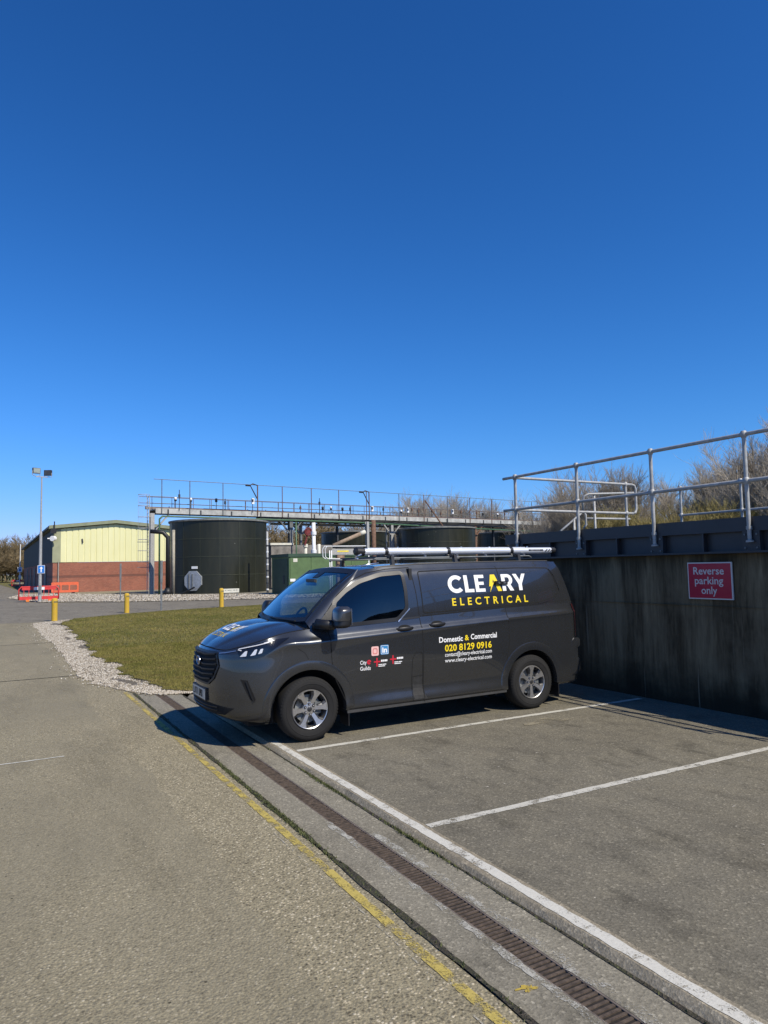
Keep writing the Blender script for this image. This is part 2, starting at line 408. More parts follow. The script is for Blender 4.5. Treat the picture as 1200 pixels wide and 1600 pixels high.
M_ROAD = m_concrete_road()
M_PARK = m_asphalt('parking_asphalt', (.124, .112, .085), (.172, .157, .120), warm=(.205, .183, .132), con=.5)
M_FAR = m_asphalt('far_asphalt', (.15, .134, .105), (.205, .185, .145), con=.6)
M_STRIP = m_asphalt('channel_concrete', (.185, .168, .128), (.232, .212, .163), warm=(.25, .227, .17), con=.5)
M_KERB = m_asphalt('kerb_concrete', (.24, .205, .145), (.30, .262, .19), con=.45)
M_WLINE = m_worn_paint('worn_white_paint', (.56, .54, .47), None, .445, 9)
M_WLINE2 = m_worn_paint('thin_white_paint', (.52, .50, .43), None, .45, 9)
M_YLINE = m_worn_paint('worn_yellow_paint', (.46, .36, .095), None, .488, 9)
M_WALL = m_wall(); M_BRICK = m_brick(); M_TANK = m_tank(); M_CLAD = m_cladding(); M_SOIL = m_soil()
M_GRASS = m_grass('short_turf', False); M_BLADE = m_grass('grass_blades', True)
M_GRAV = m_gravel_base(); M_STONE = m_stone()
M_BEAM = simple('blue_grey_paint', (.028, .028, .032), .45, 0, .2, 2.5, .05)
M_GREEN = simple('green_kiosk_paint', (.095, .155, .058), .5, 0, .18, 1.6, .03)
M_GREEND = simple('green_trim_shade_paint', (.035, .07, .04), .5, 0, .2, 1.6)
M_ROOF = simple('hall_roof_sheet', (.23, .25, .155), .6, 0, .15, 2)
M_SIDE = simple('hall_side_shade_sheet', (.03, .032, .026), .6, 0, .2, 2)  # near-black: the side wall's shade is put into the sheet colour
M_BOLY = m_worn_paint('bollard_yellow', (.60, .38, .04), (.32, .25, .12), .43, 9, False)
M_SIGNR = simple('crimson_sign_face', (.42, .012, .045), .3, 0, .05, 4)
M_LETT = simple('grey_white_letter', (.62, .6, .58), .5, 0, .04, 6)
M_BARK = m_bark('bare_bark', (.17, .145, .115), (.30, .26, .21))
M_TWIG = m_bark('bare_twigs', (.29, .25, .20), (.48, .425, .345), 3)
M_TWIGO = m_bark('olive_twigs', (.2, .165, .06), (.34, .285, .125), 3)
M_TWIGB = m_bark('brown_twigs', (.17, .125, .062), (.28, .215, .12), .5)

# ------------------------------------------------------------------ ground
def sheet(name, pts, z, m, kind='structure', parent=None, label=None, cat=None, n=0):
    mb = MB(); mb.add([(x, y, z) for x, y in pts], [tuple(range(len(pts)))])
    o = mb.build(name, m, parent, fix=False)
    if parent is None: tag(o, label, cat, kind=kind)
    return o
ground = sheet('ground', [(-2500, -2500), (2500, -2500), (2500, 2500), (-2500, 2500)], -.30, M_GRASS, label='rough grassy land reaching to the horizon', cat='ground')
ROADZ = -.035
road = sheet('road', [(-60, -30), (-1.07, -30), (-1.07, 4.45), (60, 4.45), (60, 75), (14, 75), (-2, 300), (-30, 300), (-60, 60)], ROADZ, M_ROAD, label='worn concrete yard road with exposed aggregate', cat='road')
far_road = sheet('road', [(-30, 27.0), (-3, 24.5), (-1.3, 24.0), (2, 26.6), (10, 29.5), (30, 31), (30, 37.2), (12.6, 36.9), (4.6, 40.4), (.2, 44.6), (-.6, 50), (-.2, 75), (-1.0, 300), (-16, 300), (-30, 50)], ROADZ + .004, M_FAR, label='darker tarmac lane bending round the grass towards the hall', cat='road')
# drain channel strip, two slabs with the grate slot between
GX0, GX1 = -.782, -.660
strip = thing('channel_strip', (-.7, 0, ROADZ), 'concrete drainage strip between yellow line and white kerb', 'pavement'); strip['kind'] = 'structure'
mb = MB(); mb.box((-1.045, -14, -.25), (GX0 - .012, 4.5, ROADZ)); mb.build('slab', M_STRIP, strip)
mb = MB(); mb.box((GX1 + .012, -14, -.25), (-.44, 4.5, ROADZ)); mb.build('slab', M_STRIP, strip)
mb = MB(); mb.box((GX0 - .012, -14, -.25), (GX1 + .012, 4.5, ROADZ - .07)); mb.build('channel_floor', M_SOIL, strip)
# mossy gap between road and strip
mb = MB(); ys = np.linspace(-14, 4.6, 240); L = []; Rr = []
for y in ys:
    a = .5 * math.sin(y * 3.1) + .5 * math.sin(y * 7.7 + 1); L.append((-1.068 - .012 * a - rng.random() * .012, y, ROADZ + .006)); Rr.append((-1.042 + .010 * a + rng.random() * .014, y, ROADZ + .007))
V = L + Rr; n = len(L); mb.add(V, [(i, n + i, n + i + 1, i + 1) for i in range(n - 1)])
joint = tag(mb.build('ground_joint', M_SOIL, fix=False), 'dark mossy joint running beside the yellow line', 'ground', kind='structure')
# parking apron with a small kerb step
PK0 = -.385
park = thing('car_park', (2, -2, 0), 'brown grey tarmac parking apron with white bay lines', 'car park'); park['kind'] = 'structure'
mb = MB(); mb.add([(-.27, -14, 0), (5.0, -14, 0), (5.0, 3.75, 0), (-.27, 3.75, 0)], [(0, 1, 2, 3)]); mb.build('tarmac', M_PARK, park, fix=False)
mb = MB(); ys = np.linspace(-14, 3.75, 300)
prof = [(-.436, -.2), (-.432, -.034), (-.402, -.006), (-.388, 0.001), (-.27, 0.001)]
P = np.array([[(x + .006 * math.sin(y * 2.3 + z * 9) * (1 if i < 3 else 0) + rng.uniform(-.004, .004) * (1 if i < 4 else 0), y, z) for i, (x, z) in enumerate(prof)] for y in ys]); mb.grid(P); mb.build('kerb', M_KERB, park, auto=25)
def line(x0, y0, x1, y1, z, m, name='painted_line', par=park, seg=60, jit=.005):
    mb = MB(); d = np.array((x1 - x0, y1 - y0)); 
    if abs(d[0]) > abs(d[1]):
        xs = np.linspace(x0, x1, seg); V = [(x, y0 + rng.uniform(-jit, jit), z) for x in xs] + [(x, y1 + rng.uniform(-jit, jit), z) for x in xs]
    else:
        yy = np.linspace(y0, y1, seg); V = [(x0 + rng.uniform(-jit, jit), y, z) for y in yy] + [(x1 + rng.uniform(-jit, jit), y, z) for y in yy]
    mb.add(V, [(i, i + 1, seg + i + 1, seg + i) for i in range(seg - 1)]); return mb.build(name, m, par, fix=False)
line(-.376, -14, -.300, .25, .0035, M_WLINE, seg=300)
mb = MB(); ys = np.linspace(-14, 3.9, 200); mb.add([(-.444 - rng.random() * .008 - .008 * max(0, math.sin(y * 2.1)), y, ROADZ + .004) for y in ys] + [(-.430, y, ROADZ + .005) for y in ys], [(i, i + 1, 201 + i, 200 + i) for i in range(199)]); mb.build('kerb_foot', M_SOIL, park, fix=False)
for yc in (-2.775, -.27, 2.2): line(-.27, yc - .04, 4.75, yc + .04, .004, M_WLINE2)
yl = thing('painted_line', (-1.16, -3, ROADZ), 'worn yellow line painted along the edge of the road', 'road marking'); yl['kind'] = 'structure'
line(-1.190, -14, -1.130, 4.75, ROADZ + .004, M_YLINE, 'paint_strip', yl, 320, .003)
line(-3.6, 1.0, -2.35, 1.03, ROADZ + .004, M_WLINE2, 'painted_line', road, 20)
mb = MB(); ys = np.linspace(-14, -2.2, 200); mb.add([(-1.232 + .006 * math.sin(y * 3) + rng.uniform(-.002, .002), y, ROADZ + .004) for y in ys] + [(-1.222 + .006 * math.sin(y * 3), y, ROADZ + .004) for y in ys], [(i, i + 1, 201 + i, 200 + i) for i in range(199)]); mb.build('pale_joint', m_worn_paint('pale_joint_line', (.42, .39, .31), None, .52, 9), road, fix=False)
# slab joints of the road
for (x0, y0, x1, y1) in ((-12, 7.28, -1.3, 7.32), (-12, 14.6, -1.5, 14.63)):
    mb = MB(); xs = np.linspace(x0, x1, 60); A = [(x, y0 + rng.uniform(-.012, .0), ROADZ + .004) for x in xs]; B = [(x, y1 + rng.uniform(0, .012), ROADZ + .004) for x in xs]
    mb.add(A + B, [(i, i + 1, 61 + i, 60 + i) for i in range(59)]); mb.build('slab_joint', M_SOIL, road, fix=False)
# grate
grate = thing('drain_grate', (-.727, -2, ROADZ), 'long rusty slotted drain grate set in the concrete strip', 'drain')
mb = MB(); mb.box((GX0, -9, ROADZ - .03), (GX1, 4.4, ROADZ - .009)); mb.build('slot_shade_fill', simple('slot_shade_fill', (.018, .014, .011), .95, 0, .6, 30), grate)  # near-black fill: the darkness inside the slots is put into its colour
mb = MB(); y = -9.0
while y < 4.38:
    tl = rng.uniform(-.002, .001); h_ = .0078 + rng.uniform(-.0015, .0015)
    mb.box((GX0, y - h_, ROADZ - .012), (GX1, y + h_, ROADZ - .003 + tl))
    y += .034
mb.build('slotted_bars', simple('rusty_grate', (.085, .062, .044), .85, .1, .6, 25, .2), grate)
mb = MB()
for x in (GX0 - .012, GX1): mb.box((x, -9, ROADZ - .05), (x + .012, 4.4, ROADZ - .0015))
mb.build('edge_frame', simple('rusty_frame', (.13, .105, .085), .85, 0, .5, 12, .2), grate)
# cement splashes beside the grate
mb = MB()
def blob(mb, cx, cy, rx, ry, z, k=14, ph=None):
    a = rng.random() * 6; vs = [(cx, cy, z)]
    for i in range(k):
        t = 2 * math.pi * i / k; q = .7 + .3 * math.sin(3 * t + a) + rng.uniform(-.22, .2); vs.append((cx + rx * q * math.cos(t), cy + ry * q * math.sin(t), z))
    mb.add(vs, [(0, i + 1, (i + 1) % k + 1) for i in range(k)])
for i in range(0):
    yy = -3.9 - abs(rng.gauss(0, .55)) if rng.random() < .6 else -rng.uniform(2.5, 5.5); sx = GX0 - .012 - abs(rng.gauss(.012, .012)) if rng.random() < .5 else GX1 + .012 + abs(rng.gauss(.014, .02))
    blob(mb, sx, yy, rng.uniform(.006, .022), rng.uniform(.02, .11), ROADZ + .002 + i * 4e-5)
CW = m_worn_paint('cement_wash', (.40, .385, .33), None, .525, 7)
line(GX0 - .055, -7.0, GX0 - .012, -2.2, ROADZ + .003, CW, 'cement_splash', strip, 90, .012); line(GX1 + .012, -7.0, GX1 + .075, -2.6, ROADZ + .003, CW, 'cement_splash', strip, 90, .015)
mb = MB(); blob(mb, -.9, -4.62, .05, .03, ROADZ + .0035); blob(mb, -.93, -4.6, .04, .02, ROADZ + .004); mb.build('paint_mark', m_worn_paint('yellow_mark', (.45, .33, .06), None, .49, 9), strip, fix=False)
# pale wear patch and scatter on the apron
mb = MB(); blob(mb, 2.75, -.62, .42, .16, .0045, 22); mb.build('worn_patch', m_worn_paint('pale_wear', (.25, .22, .155), None, .47, 4), park, fix=False)
mb = MB()
for i in range(26): blob(mb, rng.uniform(0, 4.2), rng.uniform(-4.5, -.2), rng.uniform(.01, .04), rng.uniform(.008, .02), .003 + i * 2e-5, 9)
mb.build('pale_spots', simple('pale_spot', (.36, .33, .27), .9, 0, .2, 20), park, fix=False)

# gravel and grass edges
gout = [(-1.50, 23.6), (-1.58, 21.4), (-1.57, 17), (-1.50, 12.6), (-1.53, 9.15), (-1.57, 6.9), (-1.40, 5.9), (-1.12, 4.85), (-.9, 4.38), (-.5, 4.1), (.2, 3.9)]
gin = [(.0, 24.9), (-.62, 22.9), (-.74, 16.9), (-.83, 12.4), (-1.0, 10.1), (-.74, 8.9), (-.83, 6.9), (-.78, 5.4), (-.5, 4.6), (-.3, 4.15), (.35, 3.82)]
def resample(poly, n):
    p = np.array(poly, float); d = np.r_[0, np.cumsum(np.linalg.norm(np.diff(p, axis=0), axis=1))]; t = np.linspace(0, d[-1], n)
    return np.stack([np.interp(t, d, p[:, 0]), np.interp(t, d, p[:, 1])], 1)
go = resample(gout, 90); gi = resample(gin, 90) ; gi[1:-1] += nr.normal(0, .09, (88, 2)); go[1:-1] += nr.normal(0, .03, (88, 2))
mb = MB(); P = np.zeros((90, 2, 3)); P[:, 0, :2] = go; P[:, 1, :2] = gi; P[:, 1, 0] += .25; P[:, 0, 2] = ROADZ + .003; P[:, 1, 2] = ROADZ + .012; mb.grid(P)
gravel = tag(mb.build('gravel', M_GRAV, fix=False), 'pale pea gravel strip edging the lawn beside the road', 'gravel', kind='stuff')
def stones(name, pts, r0, r1, z, parent):
    N = len(pts); oct_ = np.array([(1,0,0),(0,1,0),(-1,0,0),(0,-1,0),(0,0,.7),(0,0,-.7)], float)
    f8 = np.array([(0,1,4),(1,2,4),(2,3,4),(3,0,4),(1,0,5),(2,1,5),(3,2,5),(0,3,5)])
    V = oct_[None] * nr.uniform(r0, r1, (N, 1, 1)) * nr.uniform(.6, 1.25, (N, 6, 1))
    a = nr.uniform(0, 6.28, N); c, s_ = np.cos(a)[:, None], np.sin(a)[:, None]
    x = V[..., 0] * c - V[..., 1] * s_; y = V[..., 0] * s_ + V[..., 1] * c
    V = np.stack([x + pts[:, 0:1], y + pts[:, 1:2], V[..., 2] + z], -1).reshape(-1, 3)
    F = (f8[None] + (np.arange(N) * 6)[:, None, None]).reshape(-1, 3)
    o = fast_mesh(name, V, F, M_STONE, parent=parent); at = o.data.attributes.new('tint', 'FLOAT', 'POINT')
    at.data.foreach_set('value', np.repeat(nr.random(N), 6).astype(np.float32)); return o
NG = 30000; q = nr.random(NG); k = (q ** 1.0) * 89; k0 = np.minimum(k.astype(int), 88); fr = (k - k0)[:, None]
a_ = go[k0] * (1 - fr) + go[k0 + 1] * fr; b_ = gi[k0] * (1 - fr) + gi[k0 + 1] * fr; u = nr.beta(1.0, 1.1, NG)[:, None] * 1.25 - .06; u[:600] = -nr.exponential(.16, (600, 1))
pts = a_ * (1 - u) + b_ * u
pts = pts[(np.sin(pts[:, 1] * 1.9) + np.sin(pts[:, 0] * 5 + pts[:, 1] * .7) > -1.25) | (u[:, 0] < .5)]
st = stones('stones', pts, .008, .023, ROADZ + .012, gravel); st['kind'] = 'stuff'
# lawn
lawn_poly = [tuple(p) for p in gi] + [(3, 3.9), (5, 4.0), (40, 4.0), (40, 30.6), (30, 30.5), (10.2, 29.2), (7.3, 28.4), (5.8, 28.2), (4.2, 27.6), (2.46, 26.6), (1.2, 25.7)]
mb = MB(); mb.add([(x, y, ROADZ + .03) for x, y in lawn_poly], [tuple(range(len(lawn_poly)))]); mb.build('x', M_GRASS)
lawn = bpy.data.objects['x']; lawn.name = 'grass'; lawn.data.name = 'grass'; tag(lawn, 'mown lawn corner with patchy dry grass in front of the van', 'grass', kind='stuff')
ed = resample([(-.75, 22.0), (-.45, 23.6), (.1, 24.9), (1.2, 25.8), (2.46, 26.75), (4.2, 27.75), (5.8, 28.35), (7.4, 28.6), (10.2, 29.4)], 60)
mb = MB(); mb.add([(x, y, ROADZ + .034) for x, y in ed] + [(x - .10 + rng.uniform(-.03, .03), y + .16 + rng.uniform(-.03, .03), ROADZ + .007) for x, y in ed], [(i, i + 1, 61 + i, 60 + i) for i in range(59)]); mb.build('edging_strip', M_KERB, road, fix=False)
def inside(poly, P):
    x, y = P[:, 0], P[:, 1]; p = np.array(poly); c = np.zeros(len(P), bool); j = len(p) - 1
    for i in range(len(p)):
        cond = ((p[i, 1] > y) != (p[j, 1] > y)) & (x < (p[j, 0] - p[i, 0]) * (y - p[i, 1]) / (p[j, 1] - p[i, 1] + 1e-12) + p[i, 0]); c ^= cond; j = i
    return c
def blades(name, P, hmin, hmax, wd, z, parent, m):
    N = len(P); a = nr.uniform(0, 6.28, N); h = nr.uniform(hmin, hmax, N); ln = nr.uniform(.1, .9, N) * h; b = nr.uniform(0, 6.28, N)
    d = np.stack([np.cos(a), np.sin(a)], 1) * (wd * nr.uniform(.6, 1.3, (N, 1)))
    v0 = np.c_[P - d, np.full(N, z)]; v1 = np.c_[P + d, np.full(N, z)]; v2 = np.c_[P + np.stack([np.cos(b), np.sin(b)], 1) * ln[:, None], z + h]
    V = np.stack([v0, v1, v2], 1).reshape(-1, 3); F = np.arange(3 * N).reshape(-1, 3)
    o = fast_mesh(name, V, F, m, parent=parent); at = o.data.attributes.new('tint', 'FLOAT', 'POINT')
    at.data.foreach_set('value', np.repeat(nr.random(N), 3).astype(np.float32)); o['kind'] = 'stuff'; return o
P1 = np.c_[nr.uniform(-1.2, 2.5, 110000), nr.uniform(3.8, 12, 110000)]; P2 = np.c_[nr.uniform(-1.2, 12, 190000), nr.uniform(8, 30, 190000)]
P1 = P1[inside(lawn_poly, P1 + nr.normal(0, .04, P1.shape))]; P2 = P2[inside(lawn_poly, P2)]
blades('grass_blades', P1, .012, .038, .004, ROADZ + .03, lawn, M_BLADE)
blades('grass_blades', P2, .012, .042, .0075, ROADZ + .03, lawn, M_BLADE)
# weeds in the joint and at the kerb foot
wy = np.concatenate([nr.uniform(-6.5, 4.4, 700), nr.normal(-1.9, .5, 900), nr.normal(-.6, .3, 400)]); wx = -1.058 + nr.normal(0, .012, len(wy))
ky = np.concatenate([nr.normal(-1.35, .25, 600), nr.normal(-2.9, .2, 450), nr.uniform(-6, .2, 150)]); kx = -.44 - np.abs(nr.normal(0, .012, len(ky)))
wd_ = blades('weeds', np.r_[np.c_[wx, wy], np.c_[kx, ky]], .005, .022, .006, ROADZ + .004, None, simple('weed_leaf', (.075, .085, .025), .8, 0, .5, 20)); tag(wd_, 'small weeds and moss sprouting from joints beside the drain', 'weeds')
# far gravel bed before the tanks and hall
fg = [(-1.9, 56.5), (-.85, 50), (-.2, 45.0), (1.6, 43.9), (4.6, 40.3), (8.1, 38.3), (12.6, 36.5), (22, 34.5), (22, 40.5), (15.2, 45), (11.5, 48.5), (8, 53), (5, 60), (2.4, 66), (-.6, 68)]
mb = MB(); mb.add([(x, y, ROADZ + .03) for x, y in fg], [tuple(range(len(fg)))])
fgr = tag(mb.build('gravel', M_GRAV, fix=False), 'far bed of pale gravel between the lane and the tanks', 'gravel', kind='stuff')
PP = np.c_[nr.uniform(-2, 22, 30000), nr.uniform(34, 66, 30000)]; PP = PP[inside(fg, PP)]
st = stones('stones', PP, .03, .075, ROADZ + .04, fgr); st['kind'] = 'stuff'
conc = sheet('ground', [(8, 52.8), (11.5, 48.4), (15.2, 44.9), (22, 40.4), (60, 40.4), (60, 74), (30, 74), (12, 66), (7, 62)], ROADZ + .034, M_STRIP, label='concrete plinth area under the tanks and walkway', cat='ground')
farg = sheet('ground', [(-40, 150), (-4.6, 150), (-2.0, 160), (-.2, 95), (1.2, 95), (1.5, 300), (-200, 400)], ROADZ + .02, M_GRASS, label='far green verge at the end of the lane', cat='ground')
# ------------------------------------------------------------------ van (front axle at x = 0, near tyre faces at y = 0, nose towards -x)
YC = .97; AZ = .345; WB = 3.1
def interp(x, pts): return float(np.interp(x, [p[0] for p in pts], [p[1] for p in pts]))
def cr(ctrl, nu, nv):
    def ax(A, n):
        m = len(A); A = np.concatenate([2 * A[:1] - A[1:2], A, 2 * A[-1:] - A[-2:-1]]); t = np.linspace(0, m - 1, n); i = np.minimum(t.astype(int), m - 2); f = (t - i).reshape(-1, *([1] * (A.ndim - 1)))
        p0, p1, p2, p3 = A[i], A[i + 1], A[i + 2], A[i + 3]
        return .5 * (2 * p1 + (p2 - p0) * f + (2 * p0 - 5 * p1 + 4 * p2 - p3) * f ** 2 + (3 * p1 - p0 - 3 * p2 + p3) * f ** 3)
    a = ax(np.array(ctrl, float), nu); return np.swapaxes(ax(np.swapaxes(a, 0, 1), nv), 0, 1)
SH = [(-.3, 1.045), (0, 1.06), (.25, 1.075), (1.4, 1.125), (2.7, 1.175), (4, 1.215)]
BL = [(-.3, 1.158), (0, 1.195), (.23, 1.195), (1.43, 1.262), (2.7, 1.31), (3.95, 1.335)]
xs = [3.955, 3.90, 3.75, 3.45, 3.1, 2.75, 2.4, 1.8, 1.4, .9, .45, .23, 0, -.25]
ctrl = []
for x in xs:
    tr = interp(x, [(3.3, 0), (3.6, .008), (3.8, .03), (3.9, .065), (3.96, .14)])
    S = interp(x, SH); B = interp(x, BL)
    scal = interp(x, [(.35, .2), (.8, 1), (2.3, 1), (2.7, .2)])
    fr_ = interp(x, [(-.25, .03), (0, .008), (.2, 0)])
    wb = interp(x, [(-.25, .845), (0, .875), (.23, .928), (.5, .932)])
    w8 = interp(x, [(-.25, .915), (.23, .951), (.5, .953)])
    row = [(x, .945, .27), (x, .978, .295), (x, .983, .34), (x, .983 - .030 * scal, .45), (x, .981 - .018 * scal, .56), (x, .985, .80), (x, .984, S - .07), (x, .990, S - .012), (x, .971, S + .022), (x, w8, S + .052), (x, wb, B)]
    ctrl.append([(px, pw - tr - fr_ * (.6 if i > 7 else 1), pz) for i, (px, pw, pz) in enumerate(row)])
plan = [(-.47, .915), (-.63, .835), (-.765, .715), (-.855, .56), (-.912, .375), (-.938, .19), (-.945, 0.0)]
zr = [[.235, .262, .33, .45, .57, .78, .905, .965, 1.0, 1.045, 1.122],
      [.24, .265, .33, .45, .57, .77, .885, .93, .96, 1.0, 1.075],
      [.25, .272, .33, .45, .57, .76, .875, .912, .942, .975, 1.033],
      [.265, .285, .34, .45, .57, .76, .875, .91, .938, .962, 1.0],
      [.28, .30, .35, .45, .57, .76, .875, .912, .938, .962, .998],
      [.29, .31, .36, .45, .57, .76, .875, .915, .942, .966, 1.002],
      [.295, .315, .36, .45, .57, .76, .875, .915, .942, .966, 1.003]]
ins = [.085, .03, .0, -.004, -.008, .0, .012, .016, .022, .030, .062]
pl = np.array([(-.25, .955)] + plan + [(-.938, -.19)])
for c in range(7):
    tg = pl[c + 2] - pl[c]; tg /= np.linalg.norm(tg); nrm_ = np.array((-tg[1], tg[0])); 
    if nrm_[0] < 0: nrm_ = -nrm_
    ctrl.append([(plan[c][0] + nrm_[0] * ins[r], max(0, plan[c][1] + nrm_[1] * ins[r]) if c < 6 else 0, zr[c][r]) for r in range(11)])
A = cr(ctrl, 340, 84)                                   # lower body: [along, up]
for _ in range(5): A[:, 1:-1] = .25 * A[:, :-2] + .5 * A[:, 1:-1] + .25 * A[:, 2:]; A[1:-1, 1:-1] = .25 * A[:-2, 1:-1] + .5 * A[1:-1, 1:-1] + .25 * A[2:, 1:-1]
def mir(P): Q = P.copy(); Q[..., 1] *= -1; return Q
def wrl(P): Q = np.array(P, float).copy(); Q[..., 1] = YC - Q[..., 1]; return Q     # (x, w, z) -> world
edge = A[:, -1]                                          # belt / hood edge, rear -> nose
# greenhouse side
iB = int(np.argmin(abs(edge[:, 0] - .05) + (edge[:, 1] < .5) * 9))
bcols = []
for x, top in [(3.955, (3.775, 1.885)), (3.88, (3.74, 1.893)), (3.5, (3.45, 1.90)), (2.7, (2.7, 1.90)), (2.0, (2.05, 1.895)), (1.43, (1.5, 1.885)), (.95, (1.15, 1.872)), (.45, (.93, 1.858)), (.05, (.735, 1.832))]:
    b = edge[int(np.argmin(abs(edge[:, 0] - x) + (edge[:, 1] < .5) * 9))]
    wt = .805 if x > .5 else (.79 if x > .2 else .755)
    if x > 3.9: wt = .70
    elif x > 3.8: wt = .755
    t = np.array((top[0], wt, top[1]))
    col = []
    for k in (0, .18, .4, .62, .82, .94, 1.0):
        p = b + (t - b) * k; p[1] += .022 * math.sin(math.pi * min(1, k * 1.0)) - (.03 * (k - .82) / .18 if k > .82 else 0)
        col.append(p)
    bcols.append(col)
Bp = cr(bcols, 230, 46)
cant = Bp[:, -1]
# roof
rc = []
for i, j in enumerate(np.linspace(0, 229, 10).astype(int)):
    e = cant[j]; x = e[0]; zc = interp(x, [(.68, 1.868), (1.0, 1.893), (1.5, 1.912), (2.2, 1.919), (3.3, 1.919), (3.8, 1.906)]); xc = x - (.05 if x < .8 else 0) + (.03 if x > 3.7 else 0)
    rc.append([e] + [np.array((x + (xc - x) * k, e[1] * (1 - k), e[2] + (zc - e[2]) * (1 - (1 - k) ** 2.6))) for k in (.06, .16, .34, .6, .82, 1.0)])
Rf = cr(rc, 120, 26)
# hood (Coons patch) from cowl to nose
iC = int(np.argmin(abs(edge[:, 0] - .02) + (edge[:, 1] < .5) * 9)); iN = int(np.argmin(abs(edge[:, 1] - .50) + (edge[:, 0] > -.5) * 9))
def cur(P, n):
    P = np.array(P, float); d = np.r_[0, np.cumsum(np.linalg.norm(np.diff(P, axis=0), axis=1))]; t = np.linspace(0, d[-1], n); return np.stack([np.interp(t, d, P[:, k]) for k in range(3)], 1)
nu, nv = 50, 60
cowlC = np.array((-.13, 0, 1.245)); ce = edge[iC]
c1 = cur(edge[iC:iN + 1], nv); d1 = cur(edge[iN:], nu)[::-1]
d0 = np.array([(cowlC[0] + (ce[0] - cowlC[0]) * s ** 1.6, ce[1] * s, cowlC[2] + (ce[2] - cowlC[2]) * s ** 3 + .012 * math.sin(math.pi * s)) for s in np.linspace(0, 1, nu)])
nose = d1[0]; tt = np.linspace(0, 1, nv)
c0 = np.stack([cowlC[0] + (nose[0] - cowlC[0]) * tt, 0 * tt, np.interp(tt, [0, .25, .5, .75, .9, 1], [1.245, 1.215, 1.172, 1.108, 1.055, nose[2]])], 1)
H = np.zeros((nv, nu, 3)); us = np.linspace(0, 1, nu)
for i, t in enumerate(tt):
    for j, u in enumerate(us):
        H[i, j] = (1 - u) * c0[i] + u * c1[i] + (1 - t) * d0[j] + t * d1[j] - ((1 - u) * (1 - t) * d0[0] + u * (1 - t) * d0[-1] + (1 - u) * t * d1[0] + u * t * d1[-1])
        k = 1 / (1 + math.exp((u - .60) / .022)); H[i, j, 2] += (.016 * k + .018 * math.sin(math.pi * min(1, u)) ** .8) * math.sin(math.pi * min(1, t * .93 + .03)) ** .6 * (1 if u < .999 else 0)
# windscreen + pillar
wsb = np.array([(-.10 + .125 * s ** 1.8, .775 * s, 1.243 + .034 * s ** 2) for s in np.linspace(0, 1, 30)])
wst = np.array([(.675 + .055 * s ** 2, .69 * s, 1.868 - .03 * s ** 2) for s in np.linspace(0, 1, 30)])
WS = np.array([[b + (t - b) * k + np.array((-.03, 0, .03)) * math.sin(math.pi * k) * .9 for k in np.linspace(0, 1, 24)] for b, t in zip(wsb, wst)])
pillar_out = Bp[-1]; pin = cur(WS[-1], 46)
PL = np.array([[pin[k] + (cur(pillar_out, 46)[k] - pin[k]) * s + np.array((-.012, .012, .012)) * math.sin(math.pi * s) for s in np.linspace(0, 1, 8)] for k in range(46)])
# cowl filler between hood rear edge and windscreen foot, header between screen and roof
hd = cur(Rf[-1][::-1], 30); HD = np.array([[wst[k] + (hd[k] - wst[k]) * s for s in (0, .5, 1)] for k in range(30)])
# rear face
rb = np.concatenate([A[0], Bp[0][1:], Rf[0][1:]]); RE = np.array([[p * np.array((1, s, 1)) + np.array((.035 * (1 - s ** 3), 0, 0)) for s in np.linspace(1, 0, 12)] for p in rb])

def poly_faces(P): 
    n, m = P.shape[:2]; return [(i*m+j, i*m+j+1, (i+1)*m+j+1, (i+1)*m+j) for i in range(n-1) for j in range(m-1)]
def inpoly(poly, x, y):
    c = False; j = len(poly) - 1
    for i in range(len(poly)):
        if (poly[i][1] > y) != (poly[j][1] > y) and x < (poly[j][0] - poly[i][0]) * (y - poly[i][1]) / (poly[j][1] - poly[i][1]) + poly[i][0]: c = not c
        j = i
    return c
# near-side projector
Aw, Bw = wrl(A), wrl(Bp)
bv = []; bf = []
for P in (Aw, Bw, wrl(H), wrl(mir(H)), wrl(mir(A)), wrl(PL), wrl(Rf), wrl(mir(Rf)), wrl(WS), wrl(mir(WS)), wrl(RE)):
    o0 = len(bv); bv += [tuple(p) for p in P.reshape(-1, 3)]; bf += [tuple(i + o0 for i in f) for f in poly_faces(P)]
BVH = BVHTree.FromPolygons([Vector(p) for p in bv], bf)
def hit(o, d):
    h = BVH.ray_cast(Vector(o), Vector(d).normalized()); 
    return (None, None) if h[0] is None else (h[0], h[1] if h[1].dot(Vector(d)) < 0 else -h[1])
def pside(u, v, off):                                      # (x, z) -> near side
    p, n = hit((u, -2, v), (0, 1, 0))
    if p is None: return Vector((u, 0, v))
    return p + n * off
def pfront(u, v, off):                                     # (y, z) -> nose
    p, n = hit((-3, u, v), (1, 0, 0)); return p + n * off if p is not None else Vector((-.9, u, v))
DG = Vector((.72, .66, -.2)).normalized(); DGX = Vector((.66, -.72, 0)).normalized()
def pdiag(u, v, off):                                      # headlamp: u along the corner diagonal, v = z
    o = Vector((-.45, .12, v)) + DGX * u - Vector((DG.x, DG.y, 0)) * 2; p, n = hit(o, (DG.x, DG.y, 0)); return p + n * off if p is not None else o
def ptop(u, v, off):                                       # (x, y) -> hood / roof from above
    p, n = hit((u, v, 4), (0, 0, -1)); return p + n * off if p is not None else Vector((u, v, 1.87))
def densify(poly, s):
    out = []
    for i in range(len(poly)):
        a, b = np.array(poly[i], float), np.array(poly[(i + 1) % len(poly)], float); k = max(1, int(np.linalg.norm(b - a) / s)); out += [tuple(a + (b - a) * j / k) for j in range(k)]
    return out
